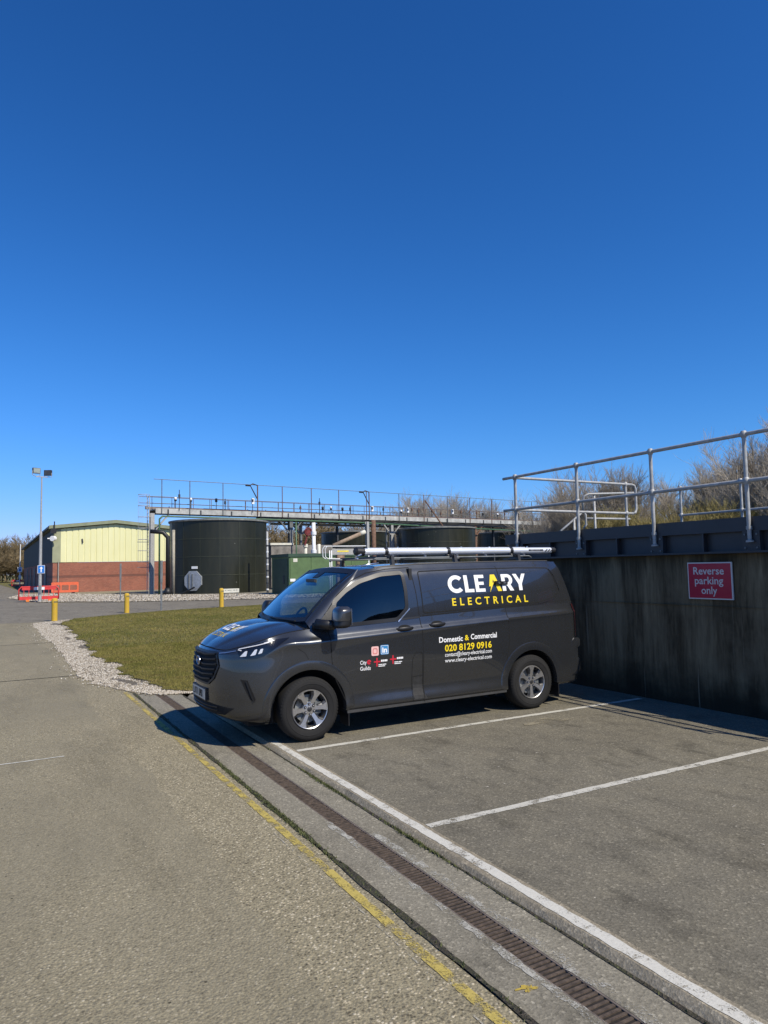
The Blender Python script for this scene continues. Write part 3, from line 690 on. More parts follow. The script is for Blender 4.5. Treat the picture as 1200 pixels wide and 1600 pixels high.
def rounded(poly, r, k=5):
    out = []; n = len(poly)
    for i in range(n):
        p = np.array(poly[i], float); a = np.array(poly[i - 1], float) - p; b = np.array(poly[(i + 1) % n], float) - p; ra = min(r, np.linalg.norm(a) * .45, np.linalg.norm(b) * .45)
        s = p + a / np.linalg.norm(a) * ra; e = p + b / np.linalg.norm(b) * ra
        for j in range(k + 1):
            t = j / k; out.append(tuple((1 - t) ** 2 * s + 2 * t * (1 - t) * p + t * t * e))
    return out
def patch(polys, proj, off, s=.04):                        # filled polygons (even-odd) laid on the body
    V2 = []; E = []
    for poly in polys:
        d = densify(poly, s); b = len(V2); V2 += d; E += [(b + i, b + (i + 1) % len(d)) for i in range(len(d))]
    a = np.array(V2); lo, hi = a.min(0), a.max(0)
    if s < .5 * (hi - lo).max():
        for x in np.arange(lo[0] + s / 2, hi[0], s):
            for y in np.arange(lo[1] + s / 2, hi[1], s):
                V2.append((x, y))
    r = delaunay_2d_cdt([Vector(p) for p in V2], E, [], 2 if False else 0, 1e-5)
    vs, fs = r[0], r[2]; keep = []
    for f in fs:
        cx = sum(vs[i][0] for i in f) / len(f); cy = sum(vs[i][1] for i in f) / len(f)
        if sum(inpoly(p, cx, cy) for p in polys) % 2: keep.append(tuple(f))
    used = sorted({i for f in keep for i in f}); ix = {k: i for i, k in enumerate(used)}
    mb = MB(); mb.add([proj(vs[i][0], vs[i][1], off) for i in used], [tuple(ix[i] for i in f) for f in keep]); return mb
def strip_(pts, proj, wd, off, closed=False, s=.03, mb=None):
    d = densify(pts, s)
    if not closed: d = d[:max(2, len(d) - max(1, int(np.linalg.norm(np.array(pts[0], float) - np.array(pts[-1], float)) / s)) + 1)]
    if not closed and tuple(d[-1]) != tuple(pts[-1]): d.append(tuple(pts[-1]))
    n = len(d); L = []; Rr = []
    for i in range(n):
        a = np.array(d[i - 1] if (i or closed) else d[0]); b = np.array(d[(i + 1) % n] if (i < n - 1 or closed) else d[-1]); t = b - a; t = t / (np.linalg.norm(t) + 1e-9); nn = np.array((-t[1], t[0])) * wd / 2
        L.append(proj(d[i][0] + nn[0], d[i][1] + nn[1], off)); Rr.append(proj(d[i][0] - nn[0], d[i][1] - nn[1], off))
    mb = mb or MB(); k = n if closed else n - 1
    mb.add(L + Rr, [(i, (i + 1) % n, n + (i + 1) % n, n + i) for i in range(k)]); return mb

PAINT = m_paintwork()
TRIM = simple('black_trim', (.010, .010, .011), .45, 0, .2, 12)
GAP = simple('panel_gap', (.003, .003, .003), .9, 0, 0)
TYRE = simple('tyre_rubber', (.0085, .0082, .008), .85, 0, .25, 14, .15)
ALLOY = simple('machined_alloy', (.55, .54, .53), .32, .85, .12, 20)
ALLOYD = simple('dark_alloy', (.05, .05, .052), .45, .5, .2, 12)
DARKIN = simple('dark_cabin', (.018, .019, .021), .8, 0, .2, 6)
SEAT = simple('seat_cloth', (.03, .032, .036), .9, 0, .3, 20)
GLASS_W = m_glass('windscreen_glass', (.62, .72, .74), 1.6); GLASS_S = m_glass('tinted_side_glass', (.17, .19, .20), 1.6)
LENS = m_glass('lamp_lens', (.8, .82, .85), 1.2)
VWHITE = simple('white_vinyl', (.80, .80, .79), .5, 0, .02, 5); VYEL = simple('yellow_vinyl', (.80, .60, .015), .5, 0, .02, 5)
VRED = simple('red_vinyl', (.55, .02, .04), .5, 0, .02, 5); VBLUE = simple('blue_vinyl', (.03, .22, .48), .5, 0, .02, 5); VPINK = simple('pale_red_vinyl', (.75, .45, .42), .5, 0, .03, 5)
SILV = simple('bright_silver', (.62, .63, .65), .28, .9, .08, 15)
LAMPW = simple('lamp_reflector', (.7, .71, .73), .35, .2, .05, 10)

van = thing('van', (1.55, YC, 0), 'dark grey panel van with white and yellow CLEARY ELECTRICAL lettering, nose towards the road', 'van')
WIN = rounded([(.345, 1.215), (.345, 1.475), (.50, 1.60), (.68, 1.70), (.95, 1.775), (1.255, 1.795), (1.27, 1.60), (1.265, 1.37), (1.13, 1.25)], .05)
WINCUT = [(np.array(p) - np.array((.85, 1.5))) * .965 + np.array((.85, 1.5)) for p in WIN]
def cutmesh(P, near, pick):
    """faces of grid P whose centre passes pick; returns MB"""
    Pw = wrl(P) if near else wrl(mir(P)); n, m = P.shape[:2]; V = Pw.reshape(-1, 3).copy(); fl = []
    X = P[..., 0]; Z = P[..., 2]
    for f in poly_faces(P):
        cx = P.reshape(-1, 3)[list(f)].mean(0)
        if pick(cx): fl.append(f)
    used = sorted({i for f in fl for i in f}); ix = {k: i for i, k in enumerate(used)}
    mb = MB(); mb.add([V[i] for i in used], [tuple(ix[i] for i in f) for f in fl]); return mb
def arch(c):
    return (c[1] > .6) and ((c[0] ** 2 + (c[2] - AZ) ** 2 < .448 ** 2) or ((c[0] - WB) ** 2 + (c[2] - AZ) ** 2 < .438 ** 2))
FD = [(.235, 1.9), (.235, 1.15), (.25, .86), (.29, .65), (.43, .38), (.45, .2), (1.45, .2), (1.44, 1.0), (1.425, 1.3), (1.40, 1.6), (1.37, 1.842), (.80, 1.80), (.40, 1.56), (.2, 1.32)]
SD = [(1.425, 1.3), (1.44, 1.0), (1.45, .2), (2.62, .2), (2.66, .5), (2.735, .9), (2.72, 1.31), (2.69, 1.60), (2.665, 1.842), (1.37, 1.842), (1.40, 1.6)]
def lower(c): return c[2] > .285
for near in (True, False):
    fd = lambda c: inpoly(FD, c[0], c[2]); sdd = lambda c: inpoly(SD, c[0], c[2]); win = lambda c: inpoly(WINCUT, c[0], c[2])
    b = cutmesh(A, near, lambda c: not arch(c) and not (c[1] > .8 and lower(c) and (fd(c) or sdd(c))))
    b2 = cutmesh(Bp, near, lambda c: not fd(c) and not sdd(c)); b.add(b2.v, b2.f)
    d = cutmesh(A, near, lambda c: c[1] > .8 and not arch(c) and lower(c) and fd(c)); d2 = cutmesh(Bp, near, lambda c: fd(c) and not win(c)); d.add(d2.v, d2.f)
    s = cutmesh(A, near, lambda c: c[1] > .8 and not arch(c) and lower(c) and sdd(c)); s2 = cutmesh(Bp, near, sdd); s.add(s2.v, s2.f)
    if near:
        bodyN = b; fdoor = d.build('front_door', PAINT, van, auto=40); sdoor = s.build('sliding_door', PAINT, van, auto=40)
    else:
        bodyN.add(b.v, b.f); fdoor2 = d.build('front_door', PAINT, van, auto=40); bodyN.add(s.v, s.f)
for P in (Rf, RE):
    for near in (True, False):
        bodyN.grid(wrl(P) if near else wrl(mir(P)))
for near in (True, False): bodyN.grid(wrl(HD) if near else wrl(mir(HD)))
body = bodyN.build('body', PAINT, van, auto=40)
hb = MB(); hb.grid(wrl(H)); hb.grid(wrl(mir(H))); hood = hb.build('bonnet', PAINT, van, auto=50)
for q_ in (wrl(PL), wrl(mir(PL))): pb = MB(); pb.grid(q_); pb.build('windscreen_pillar', PAINT, van, auto=50)
cb = MB(); cbs = []
for near in (False, True):
    G = np.array([[wsb[k] + np.array((.03, 0, -.02)), d0[int(k * (nu - 1) / 29)] * np.array((1, .93, 1)) + np.array((.0, 0, -.012))] for k in range(30)]); cbs.append(wrl(G) if near else wrl(mir(G)))
cb.grid(np.concatenate([cbs[0][::-1], cbs[1][1:]]))
cb.build('scuttle_panel', TRIM, van, smooth=True)
wb_ = MB(); wb_.grid(np.concatenate([wrl(mir(WS))[::-1], wrl(WS)[1:]])); ws = wb_.build('windscreen', GLASS_W, van, smooth=True)
# black frit round the screen
fb = MB(); full = np.concatenate([wrl(mir(WS))[::-1], wrl(WS)[1:]]); n_, m_ = full.shape[:2]
def wsp(u, v, off):
    a = min(max(u, 0), 1) * (n_ - 1); b = min(max(v, 0), 1) * (m_ - 1); i, j = min(int(a), n_ - 2), min(int(b), m_ - 2); f, g_ = a - i, b - j
    p = full[i, j] * (1-f) * (1-g_) + full[i+1, j] * f * (1-g_) + full[i, j+1] * (1-f) * g_ + full[i+1, j+1] * f * g_
    return Vector(p + np.array((-.7, 0, .7)) * off)
def band(u0, u1, v0, v1, off=.004):
    P = np.array([[wsp(u0 + (u1 - u0) * i / 30, v0 + (v1 - v0) * j / 8, off) for j in range(9)] for i in range(31)]); fb.grid(P)
band(0, 1, 0, .07); band(0, 1, .90, 1); band(0, .035, .07, .90); band(.965, 1, .07, .90); band(.44, .56, .78, .90)
fb.build('black_border', TRIM, ws, smooth=True)
# wiper arms
mb = MB(); mb.tube([wsp(.90, .0, .02), wsp(.62, .035, .02), wsp(.45, .05, .016)], .009, 6); mb.tube([wsp(.45, .0, .02), wsp(.20, .035, .02), wsp(.08, .06, .016)], .009, 6); build_split(mb, 'wiper', BLACK, van)
# underbody and arch liners
mb = MB(); mb.box((-.62, YC - .74, .20), (3.7, YC + .74, .50)); mb.box((.44, YC - .93, .25), (2.66, YC + .93, .45)); mb.build('underbody', GAP, van)
for ax, r in ((0, .432), (WB, .422)):
    for y0, y1 in ((YC - .955, YC - .62), (YC + .62, YC + .955)):
        yy = y1 if y0 < YC else y0; mb = MB(); mb.lathe([(r, y0 + y1 - yy), (r, yy), (.02, yy)], (ax, 0, AZ), 'y', 28, R_(-12), R_(192)); mb.build('wheel_arch_liner', GAP, van, fix=False)
# flared arch lips
def flare(ax, r, a0, a1, far):
    prof = [(r - .006, -.07), (r - .005, -.008), (r, .004), (r + .008, .007), (r + .050, .008), (r + .088, .0085), (r + .096, .0065), (r + .101, .0), (r + .104, -.004)]
    rows = []
    for k in range(61):
        t = R_(a0 + (a1 - a0) * k / 60); c, s_ = math.cos(t), math.sin(t); row = []
        rr = r + .015; base = pside(ax + rr * c, AZ + rr * s_, 0)
        tp = min(1, k / 8, (60 - k) / 8)
        for q, pr in prof:
            b_ = pside(ax + q * c, AZ + q * s_, 0) if q > r + .014 else base
            y = (b_.y if pr > -.05 else base.y) - pr * (.35 + .65 * tp if pr > 0 else 1); row.append((ax + q * c, y if not far else 2 * YC - y, AZ + q * s_))
        rows.append(row)
    return np.array(rows)
for far in (False, True):
    for q_ in (flare(0, .425, -7, 186, far), flare(WB, .415, -6, 187, far)): mb = MB(); mb.grid(q_); mb.build('wheel_arch_flare', PAINT, van, auto=35)
# sill
SILLM = simple('sill_grey', (.06, .06, .06), .45, .2, .2, 8)
for s_ in (1, -1):
    mb = MB()
    y0 = YC - s_ * .972; y1 = YC - s_ * .90
    mb.add([(.44, y0, .305), (2.67, y0, .305), (2.67, y0, .262), (.44, y0, .255), (.44, y1, .305), (2.67, y1, .305), (2.67, y1, .262), (.44, y1, .255)], [(0,1,2,3),(4,7,6,5),(3,2,6,7),(0,4,5,1),(0,3,7,4),(1,5,6,2)])
    mb.build('sill', SILLM, van)
# rear bumper
mb = MB(); bp = [(3.60, .275), (3.66, .30), (3.93, .385), (3.985, .43), (3.995, .56), (3.955, .60), (3.955, .73), (4.0, .755), (4.0, .835), (3.965, .86), (3.86, .86), (3.80, .80), (3.74, .62), (3.66, .45)]
P = []
for y, sx in ((YC - .955, -.10), (YC - .945, -.03), (YC - .90, .0), (YC, .03), (YC + .90, 0), (YC + .945, -.03), (YC + .955, -.10)): P.append([(x + sx * (1 if x > 3.9 else .0), y if x > 3.72 else (YC + (y - YC) * .985), z) for x, z in bp + bp[:1]])
P = np.array(P); mb.grid(P); mb.add([tuple(p) for p in P[0][:-1]], [tuple(range(len(bp)))]); mb.add([tuple(p) for p in P[-1][:-1]], [tuple(range(len(bp)))]); mb.build('rear_bumper', PAINT, van, auto=35)
mb = patch([[(3.875, 1.33), (3.91, 1.30), (3.94, 1.0), (3.945, .88), (3.90, .87), (3.895, 1.1)]], pside, .012, .03); mb.build('tail_lamp', simple('tail_lamp_red', (.06, .008, .008), .15, 0, .1, 5, coat=1), van)
# mud flaps
for ax, dz in ((.452, .115), (3.53, .12)):
    mb = MB(); mb.box((ax, .0, dz), (ax + .012, .22, .30)); mb.build('mud_flap', TRIM, van)
# shut lines, creases and panels
def gaps(parent, *lines, name='shut_line', m=GAP, wd=.008, off=.0018, closed=False):
    mb = MB()
    for ln in lines: strip_(ln, pside, wd, off, closed, .03, mb)
    return mb.build(name, m, parent, fix=False)
gaps(body, [(.44, .36), (.30, .64), (.255, .84), (.24, 1.1), (.225, 1.20), (.18, 1.29), (.40, 1.555), (.60, 1.715), (.80, 1.80), (1.05, 1.838), (1.375, 1.852)], [(1.45, .27), (1.442, .9), (1.432, 1.2), (1.41, 1.55), (1.375, 1.845)], [(2.63, .30), (2.66, .52), (2.735, .9), (2.725, 1.25), (2.70, 1.55), (2.668, 1.845)], [(.46, .30), (1.45, .30), (2.62, .305)])
gaps(body, [(1.47, 1.275), (2.72, 1.322), (3.2, 1.34), (3.86, 1.375)], name='waist_seam', wd=.007)
gaps(body, [(2.73, 1.176), (3.76, 1.215)], name='slide_rail', wd=.022, off=.002)
gaps(body, [(-.14, 1.005), (-.06, .955), (-.02, .885)], name='shut_line', wd=.006)
gaps(body, [(.27, 1.198), (1.43, 1.262)], name='window_seal', m=TRIM, wd=.024, off=.004)
pan = rounded([(1.49, 1.305), (1.485, 1.55), (1.475, 1.80), (2.0, 1.815), (3.0, 1.818), (3.53, 1.808), (3.60, 1.70), (3.655, 1.50), (3.54, 1.415), (3.28, 1.362), (2.6, 1.338)], .035)
gaps(body, pan, name='panel_groove', wd=.012, off=.002, closed=True)
pin2 = [(np.array(p) - np.array((2.55, 1.57))) * np.array((.984, .95)) + np.array((2.55, 1.57)) for p in pan]
# small bright edge the sun catches at the rear pressing
mb = strip_([(3.555, 1.80), (3.625, 1.70), (3.685, 1.50), (3.55, 1.395), (3.28, 1.345)], pside, .014, .007, False, .03); mb.build('panel_edge', PAINT, body, fix=False)
# fuel flap and lower notch in front of the sliding door
gaps(body, rounded([(1.285, .30), (1.285, .58), (1.29, .78), (1.33, .855), (1.425, .86), (1.435, .58), (1.44, .30)], .03), [(1.285, .575), (1.437, .585)], name='fuel_flap_line', wd=.006, closed=False)
mb = patch([[(1.295, .36), (1.30, .56), (1.43, .57), (1.435, .38), (1.50, .30), (1.30, .31)]], pside, .0016, .04); mb.build('dark_patch', simple('dark_film', (.018, .018, .018), .7, 0, .4, 20), body, fix=False)  # flat dark patch over the lower notch
# windows
mb = patch([WIN], pside, .001, .05); fwin = mb.build('window', GLASS_S, fdoor, smooth=True, fix=False)
mb = strip_(WIN, pside, .045, .005, True, .03); mb.build('window_frame', TRIM, fwin, fix=False)
mb = strip_([(1.13, 1.222), (1.30, 1.37)], pside, .012, .012, False, .03); mb.build('bright_trim', SILV, fwin, fix=False)
mb = patch([rounded([(.315, 1.215), (.325, 1.455), (.12, 1.235), (.13, 1.21)], .02)], pside, .004, .04); mb.build('quarter_panel', TRIM, fdoor, fix=False)
def far_patch(mbx):
    mbx.v = [(x, 2 * YC - y, z) for x, y, z in mbx.v]; return mbx
mb = far_patch(patch([WIN], pside, .001, .05)); fw2 = mb.build('window', m_glass('clear_side_glass', (.55, .62, .62), 1.2), fdoor2, smooth=True, fix=False)
mb = far_patch(strip_(WIN, pside, .045, .005, True, .03)); mb.build('window_frame', TRIM, fw2, fix=False)
# handles
def handle(x, z, par):
    mb = MB(); p = pside(x, z, 0); y = p.y
    P = []
    for k in range(13):
        t = k / 12; xx = x - .115 + .23 * t; e = math.sin(math.pi * t) ** .55; zz = z + .006 * (t - .5); hh = .012 + .012 * e
        P.append([(xx, y - .006 - .036 * e + .018 * (1 - math.cos(a)) * .5, zz + hh * math.sin(a)) if True else 0 for a in np.linspace(0, 2 * math.pi, 11)])
    mb.grid(np.array(P)); hd_ = mb.build('handle', TRIM, par, smooth=True)
    mb = MB(); e = [(x + .085 * math.cos(a), z + .006 + .036 * math.sin(a)) for a in np.linspace(0, 2 * math.pi, 25)[:-1]]
    mb = patch([e], pside, .003, .03); mb.build('handle_recess', GAP, hd_, fix=False)
handle(1.205, 1.142, fdoor); handle(1.66, 1.165, sdoor)
# lock box on the side
mb = MB(); p = pside(2.675, 1.632, 0); mb.box((2.60, p.y - .035, 1.612), (2.685, p.y + .02, 1.658)); mb.box((2.69, p.y - .03, 1.606), (2.79, p.y + .02, 1.652)); lk = mb.build('lock_box', TRIM, van)
mb = MB(); mb.cyl((2.645, p.y - .045, 1.634), (2.645, p.y - .034, 1.634), .014, 12); mb.box((2.72, p.y - .034, 1.622), (2.765, p.y - .029, 1.64)); build_split(mb, 'lock_cylinder', SILV, lk)
# mirror
mb = MB(); mb.tube([(.10, .045, 1.255), (.16, -.03, 1.248), (.24, -.12, 1.245)], .058, 10, True, .055); mb.tube([(.06, .06, 1.235), (.26, .035, 1.24)], .035, 8); ma = build_split(mb, 'mirror_arm', TRIM, fdoor, smooth=True)[0]
def shell(cx, cy, cz, hx, hy, z0, z1, mbx, top, bot):
    rows = []
    for k in range(15):
        t = k / 14; z = z0 + (z1 - z0) * t; f = (1 - abs(2 * t - 1) ** 3.2 * (1 - (top if t > .5 else bot))) 
        rows.append([(cx + hx * f * np.sign(math.cos(a)) * abs(math.cos(a)) ** .6 + .02 * t, cy + hy * f * np.sign(math.sin(a)) * abs(math.sin(a)) ** .6 * 1.0, z) for a in np.linspace(0, 2 * math.pi, 29)])
    mbx.grid(np.array(rows)); mbx.add(rows[-1][:-1], [tuple(range(28))]); mbx.add(rows[0][:-1], [tuple(range(28))])
mb = MB(); shell(.285, -.185, 0, .085, .115, 1.215, 1.30, mb, 1.0, .62); mb.build('mirror_base', TRIM, ma, auto=60)
mb = MB(); shell(.288, -.188, 0, .088, .118, 1.295, 1.445, mb, .55, .98); mb.build('mirror_cap', simple('mirror_shell_paint', (.06, .06, .062), .3, .5, .1, 10, coat=.9), ma, auto=60)
mb = MB(); mb.box((.372, -.285, 1.25), (.376, -.09, 1.42)); mb.build('mirror_glass', SILV, ma)
# far mirror
mb = MB(); mb.tube([(.10, 2*YC-.045, 1.255), (.16, 2*YC+.03, 1.248), (.24, 2*YC+.12, 1.245)], .045, 10); shell(.285, 2*YC+.185, 0, .085, .115, 1.215, 1.44, mb, .6, .62); mb.build('wing_mirror', TRIM, fdoor2, auto=60)
# wheels
def wheel(ax, near, rot):
    sgn = 1 if near else -1; yo = 0.0 if near else 2 * YC
    r = bpy.data.objects.new('wheel', None); COL.objects.link(r); r.parent = van; r.location = Vector((ax, yo, AZ)) - rootloc(van)
    W = lambda y: sgn * y
    mb = MB(); tp = [(.212, .03), (.222, .012), (.25, .002), (.285, .0), (.315, .006), (.333, .022), (.3435, .045), (.345, .12), (.3435, .195), (.333, .215), (.30, .23), (.22, .225)]
    mb.lathe([(a, W(b)) for a, b in tp], (ax, yo, AZ), 'y', 72)
    # tread grooves as raised shoulder blocks
    for k in range(60):
        t = 2 * math.pi * k / 60; c, s_ = math.cos(t), math.sin(t)
        for r0, r1, y0 in ((.318, .338, .010),):
            pts = []
            for tt_ in (t - .030, t + .030):
                cc, ss = math.cos(tt_), math.sin(tt_); pts += [(ax + r0 * cc, yo + W(.0035), AZ + r0 * ss), (ax + r1 * cc, yo + W(.021), AZ + r1 * ss)]
            mb.add(pts, [(0, 1, 3, 2)])
    mb.lathe([(.268, W(-.0012)), (.272, W(-.0035)), (.278, W(-.0035)), (.282, W(-.0012))], (ax, yo, AZ), 'y', 72)
    mb.build('tyre', TYRE, r, auto=40)
    mb = MB(); mb.lathe([(.213, W(.024)), (.205, W(.010)), (.198, W(.014)), (.195, W(.045)), (.185, W(.13))], (ax, yo, AZ), 'y', 64)
    hub = [(.0, W(.030)), (.05, W(.030)), (.075, W(.036)), (.080, W(.07))]; mb.lathe(hub, (ax, yo, AZ), 'y', 36)
    for k in range(6):
        t0 = rot + 2 * math.pi * k / 6
        def pt(rad, da, y): return (ax + rad * math.cos(t0 + da), yo + W(y), AZ + rad * math.sin(t0 + da))
        outl = [(.060, -.30), (.10, -.235), (.15, -.20), (.201, -.235), (.201, .20), (.15, .10), (.10, .17), (.060, .30)]
        f = [pt(a, b, .034 - .021 * min(1, max(0, (a - .06) / .13))) for a, b in outl]; bk = [pt(a, b * 1.06, .075) for a, b in outl]; n = len(outl)
        mb.add(f + bk, [tuple(range(n))] + [(i, (i + 1) % n, n + (i + 1) % n, n + i) for i in range(n)])
    rim = mb.build('rim', ALLOY, r, auto=30)
    mb = MB()
    for k in range(6):
        t0 = rot + 2 * math.pi * k / 6
        def pt(rad, da, y): return (ax + rad * math.cos(t0 + da), yo + W(y), AZ + rad * math.sin(t0 + da))
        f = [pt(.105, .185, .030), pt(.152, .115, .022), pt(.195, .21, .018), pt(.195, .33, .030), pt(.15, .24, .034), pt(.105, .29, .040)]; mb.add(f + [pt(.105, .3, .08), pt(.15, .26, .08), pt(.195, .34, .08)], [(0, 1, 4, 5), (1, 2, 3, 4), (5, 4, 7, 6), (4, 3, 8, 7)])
    build_split(mb, 'spoke_dark_face', ALLOYD, rim, fix=False)  # dark alloy flank beside each machined spoke
    mb = MB(); mb.lathe([(.199, W(.05)), (.19, W(.12)), (.0, W(.125))], (ax, yo, AZ), 'y', 40); mb.build('wheel_well', GAP, rim)
    mb = MB(); mb.lathe([(.15, W(.085)), (.15, W(.1)), (.06, W(.1))], (ax, yo, AZ), 'y', 40); mb.lathe([(.15, W(.085)), (.07, W(.085))], (ax, yo, AZ), 'y', 40); mb.box((ax + .075, yo + min(W(.06), W(.1)), AZ - .06), (ax + .145, yo + max(W(.06), W(.1)), AZ + .06)); mb.build('brake_disc', GALVD, rim)
    mb = MB(); mb.lathe([(.0, W(.022)), (.020, W(.022)), (.027, W(.026)), (.029, W(.04))], (ax, yo, AZ), 'y', 24); mb.build('centre_cap', ALLOYD, rim, auto=40)
    mb = MB(); mn = MB()
    for k in range(6):
        t = rot + 2 * math.pi * (k + .5) / 6; cx, cz = ax + .056 * math.cos(t), AZ + .056 * math.sin(t)
        mb.lathe([(.0155, W(.027)), (.0155, W(.04))], (cx, yo, cz), 'y', 14); mb.lathe([(.0, W(.0275)), (.0155, W(.0275))], (cx, yo, cz), 'y', 14)
        mn.lathe([(0, W(.018)), (.007, W(.018)), (.010, W(.022)), (.0105, W(.03))], (cx, yo, cz), 'y', 6)
    build_split(mb, 'nut_pocket', GAP, rim, fix=False); build_split(mn, 'wheel_nut', SILV, rim)
wheel(0, True, .10); wheel(WB, True, .52); wheel(0, False, .3); wheel(WB, False, .6)
mb = MB(); mb.cyl((0, YC - .8, AZ), (0, YC + .8, AZ), .04, 10); mb.cyl((WB, YC - .8, AZ), (WB, YC + .8, AZ), .05, 10); build_split(mb, 'axle', DARKST, van)
# nose: grille, badge, plate, intake, vents, headlamps
gy = lambda w_: YC - w_
gr = [(gy(.43), .962), (gy(.50), .83), (gy(.43), .70), (gy(.31), .625), (gy(-.31), .625), (gy(-.43), .70), (gy(-.50), .83), (gy(-.43), .962)]
mb = patch([gr], pfront, .003, .04); grl = mb.build('grille', GAP, van, fix=False)
mb = MB()
for k in range(6):
    z = .675 + k * .053; hw = interp(z, [(.63, .31), (.70, .43), (.83, .50), (.965, .43)]) - .02
    pts = [(gy(hw), z + .012), (gy(hw * .6), z), (gy(hw * .3), z - .008), (gy(0), z - .002), (gy(-hw * .3), z - .008), (gy(-hw * .6), z), (gy(-hw), z + .012)]
    a = densify(pts, .04)[:]; a = [p for p in a]; n = int(len(a)); half = pts
    rows = []
    for t in np.linspace(0, 1, 41):
        yy = gy(hw) + (gy(-hw) - gy(hw)) * t; zz = float(np.interp(yy, [p[0] for p in pts], [p[1] for p in pts])); p = pfront(yy, zz, 0)
        rows.append([(p.x - .004, yy, zz + .014), (p.x - .020, yy, zz + .009), (p.x - .020, yy, zz - .006), (p.x - .004, yy, zz - .012)])
    mb.grid(np.array(rows))
build_split(mb, 'grille_bar', simple('gloss_black_bar', (.010, .010, .010), .55, 0, .1, 10), grl, auto=40)
mb = strip_(gr, pfront, .022, .010, True, .03); mb.build('grille_frame', TRIM, grl, fix=False)
mb = MB(); bx = pfront(YC, .85, 0).x - .026
ov = lambda a, s_, dx: (bx - dx, YC - .072 * s_ * math.cos(a), .852 + .05 * s_ * math.sin(a))
A_ = np.linspace(0, 2 * math.pi, 37)
mb.grid(np.array([[ov(a, 1.0, 0), ov(a, 1.0, .008), ov(a, .92, .012), ov(a, .84, .008)] for a in A_])); bdg = mb.build('badge', SILV, van, auto=40)
mb = MB(); mb.add([ov(a, .88, .006) for a in A_[:-1]], [tuple(range(36))]); mb.build('badge_face', simple('badge_dark_blue', (.02, .03, .05), .2, 0, .1, 4), bdg, fix=False)
mb = MB(); mb.tube([(bx - .01, YC + .040 - .08 * t, .852 + .016 * math.sin(t * 13) * (1 - .3 * t)) for t in np.linspace(0, 1, 24)], .0035, 5); mb.build('badge_script', SILV, bdg)
px_ = pfront(YC + .26, .50, 0).x
pxs = min(pfront(y, .5, 0).x for y in (YC - .26, YC, YC + .26)) - .006
mb = MB(); mb.box((pxs - .006, YC - .26, .445), (pxs, YC + .26, .557)); npl = mb.build('number_plate', simple('plate_white', (.5, .5, .46), .35, 0, .05, 5), van)
mb = MB(); mb.box((pxs, YC - .275, .432), (pxs + .06, YC + .275, .57)); mb.build('plate_holder', TRIM, npl)
mb = MB()
def seg(y, z, w_, h_): mb.box((pxs - .0085, y - w_ / 2, z - h_ / 2), (pxs - .0065, y + w_ / 2, z + h_ / 2))
yy = YC + .20
for ch in ('L', 'V', '7', '1', ' ', 'U', 'M', 'O'):
    if ch == ' ': yy -= .032; continue
    c = yy
    if ch == 'L': seg(c + .016, .501, .011, .075); seg(c, .468, .042, .011)
    elif ch == 'V': seg(c + .010, .501, .011, .07); seg(c - .010, .501, .011, .07)
    elif ch == '7': seg(c, .533, .042, .011); seg(c - .012, .498, .011, .07)
    elif ch == '1': seg(c, .501, .011, .075)
    elif ch == 'U': seg(c + .016, .503, .011, .075); seg(c - .016, .503, .011, .075); seg(c, .468, .03, .011)
    elif ch == 'M': seg(c + .018, .501, .010, .075); seg(c - .018, .501, .010, .075); seg(c, .515, .011, .045)
    elif ch == 'O': seg(c + .016, .501, .011, .075); seg(c - .016, .501, .011, .075); seg(c, .533, .03, .011); seg(c, .468, .03, .011)
    yy -= .052
mb.build('plate_characters', BLACK, npl)
ink = [(gy(.72), .40), (gy(.60), .322), (gy(.3), .318), (gy(-.3), .318), (gy(-.6), .322), (gy(-.72), .40), (gy(-.3), .425), (gy(.3), .425)]
mb = patch([ink], pfront, .004, .05); lk2 = mb.build('lower_intake', GAP, van, fix=False)
mb = MB()
for z in (.36, .392):
    P = np.array([[tuple(pfront(y, z + dz, .012 if abs(dz) < .006 else .004)) for dz in (-.007, -.003, .003, .007)] for y in np.linspace(gy(.50), gy(-.50), 40)]); mb.grid(P)
build_split(mb, 'intake_bar', TRIM, lk2)
def pd2(u, v, off): return pdiag(u, v, off)
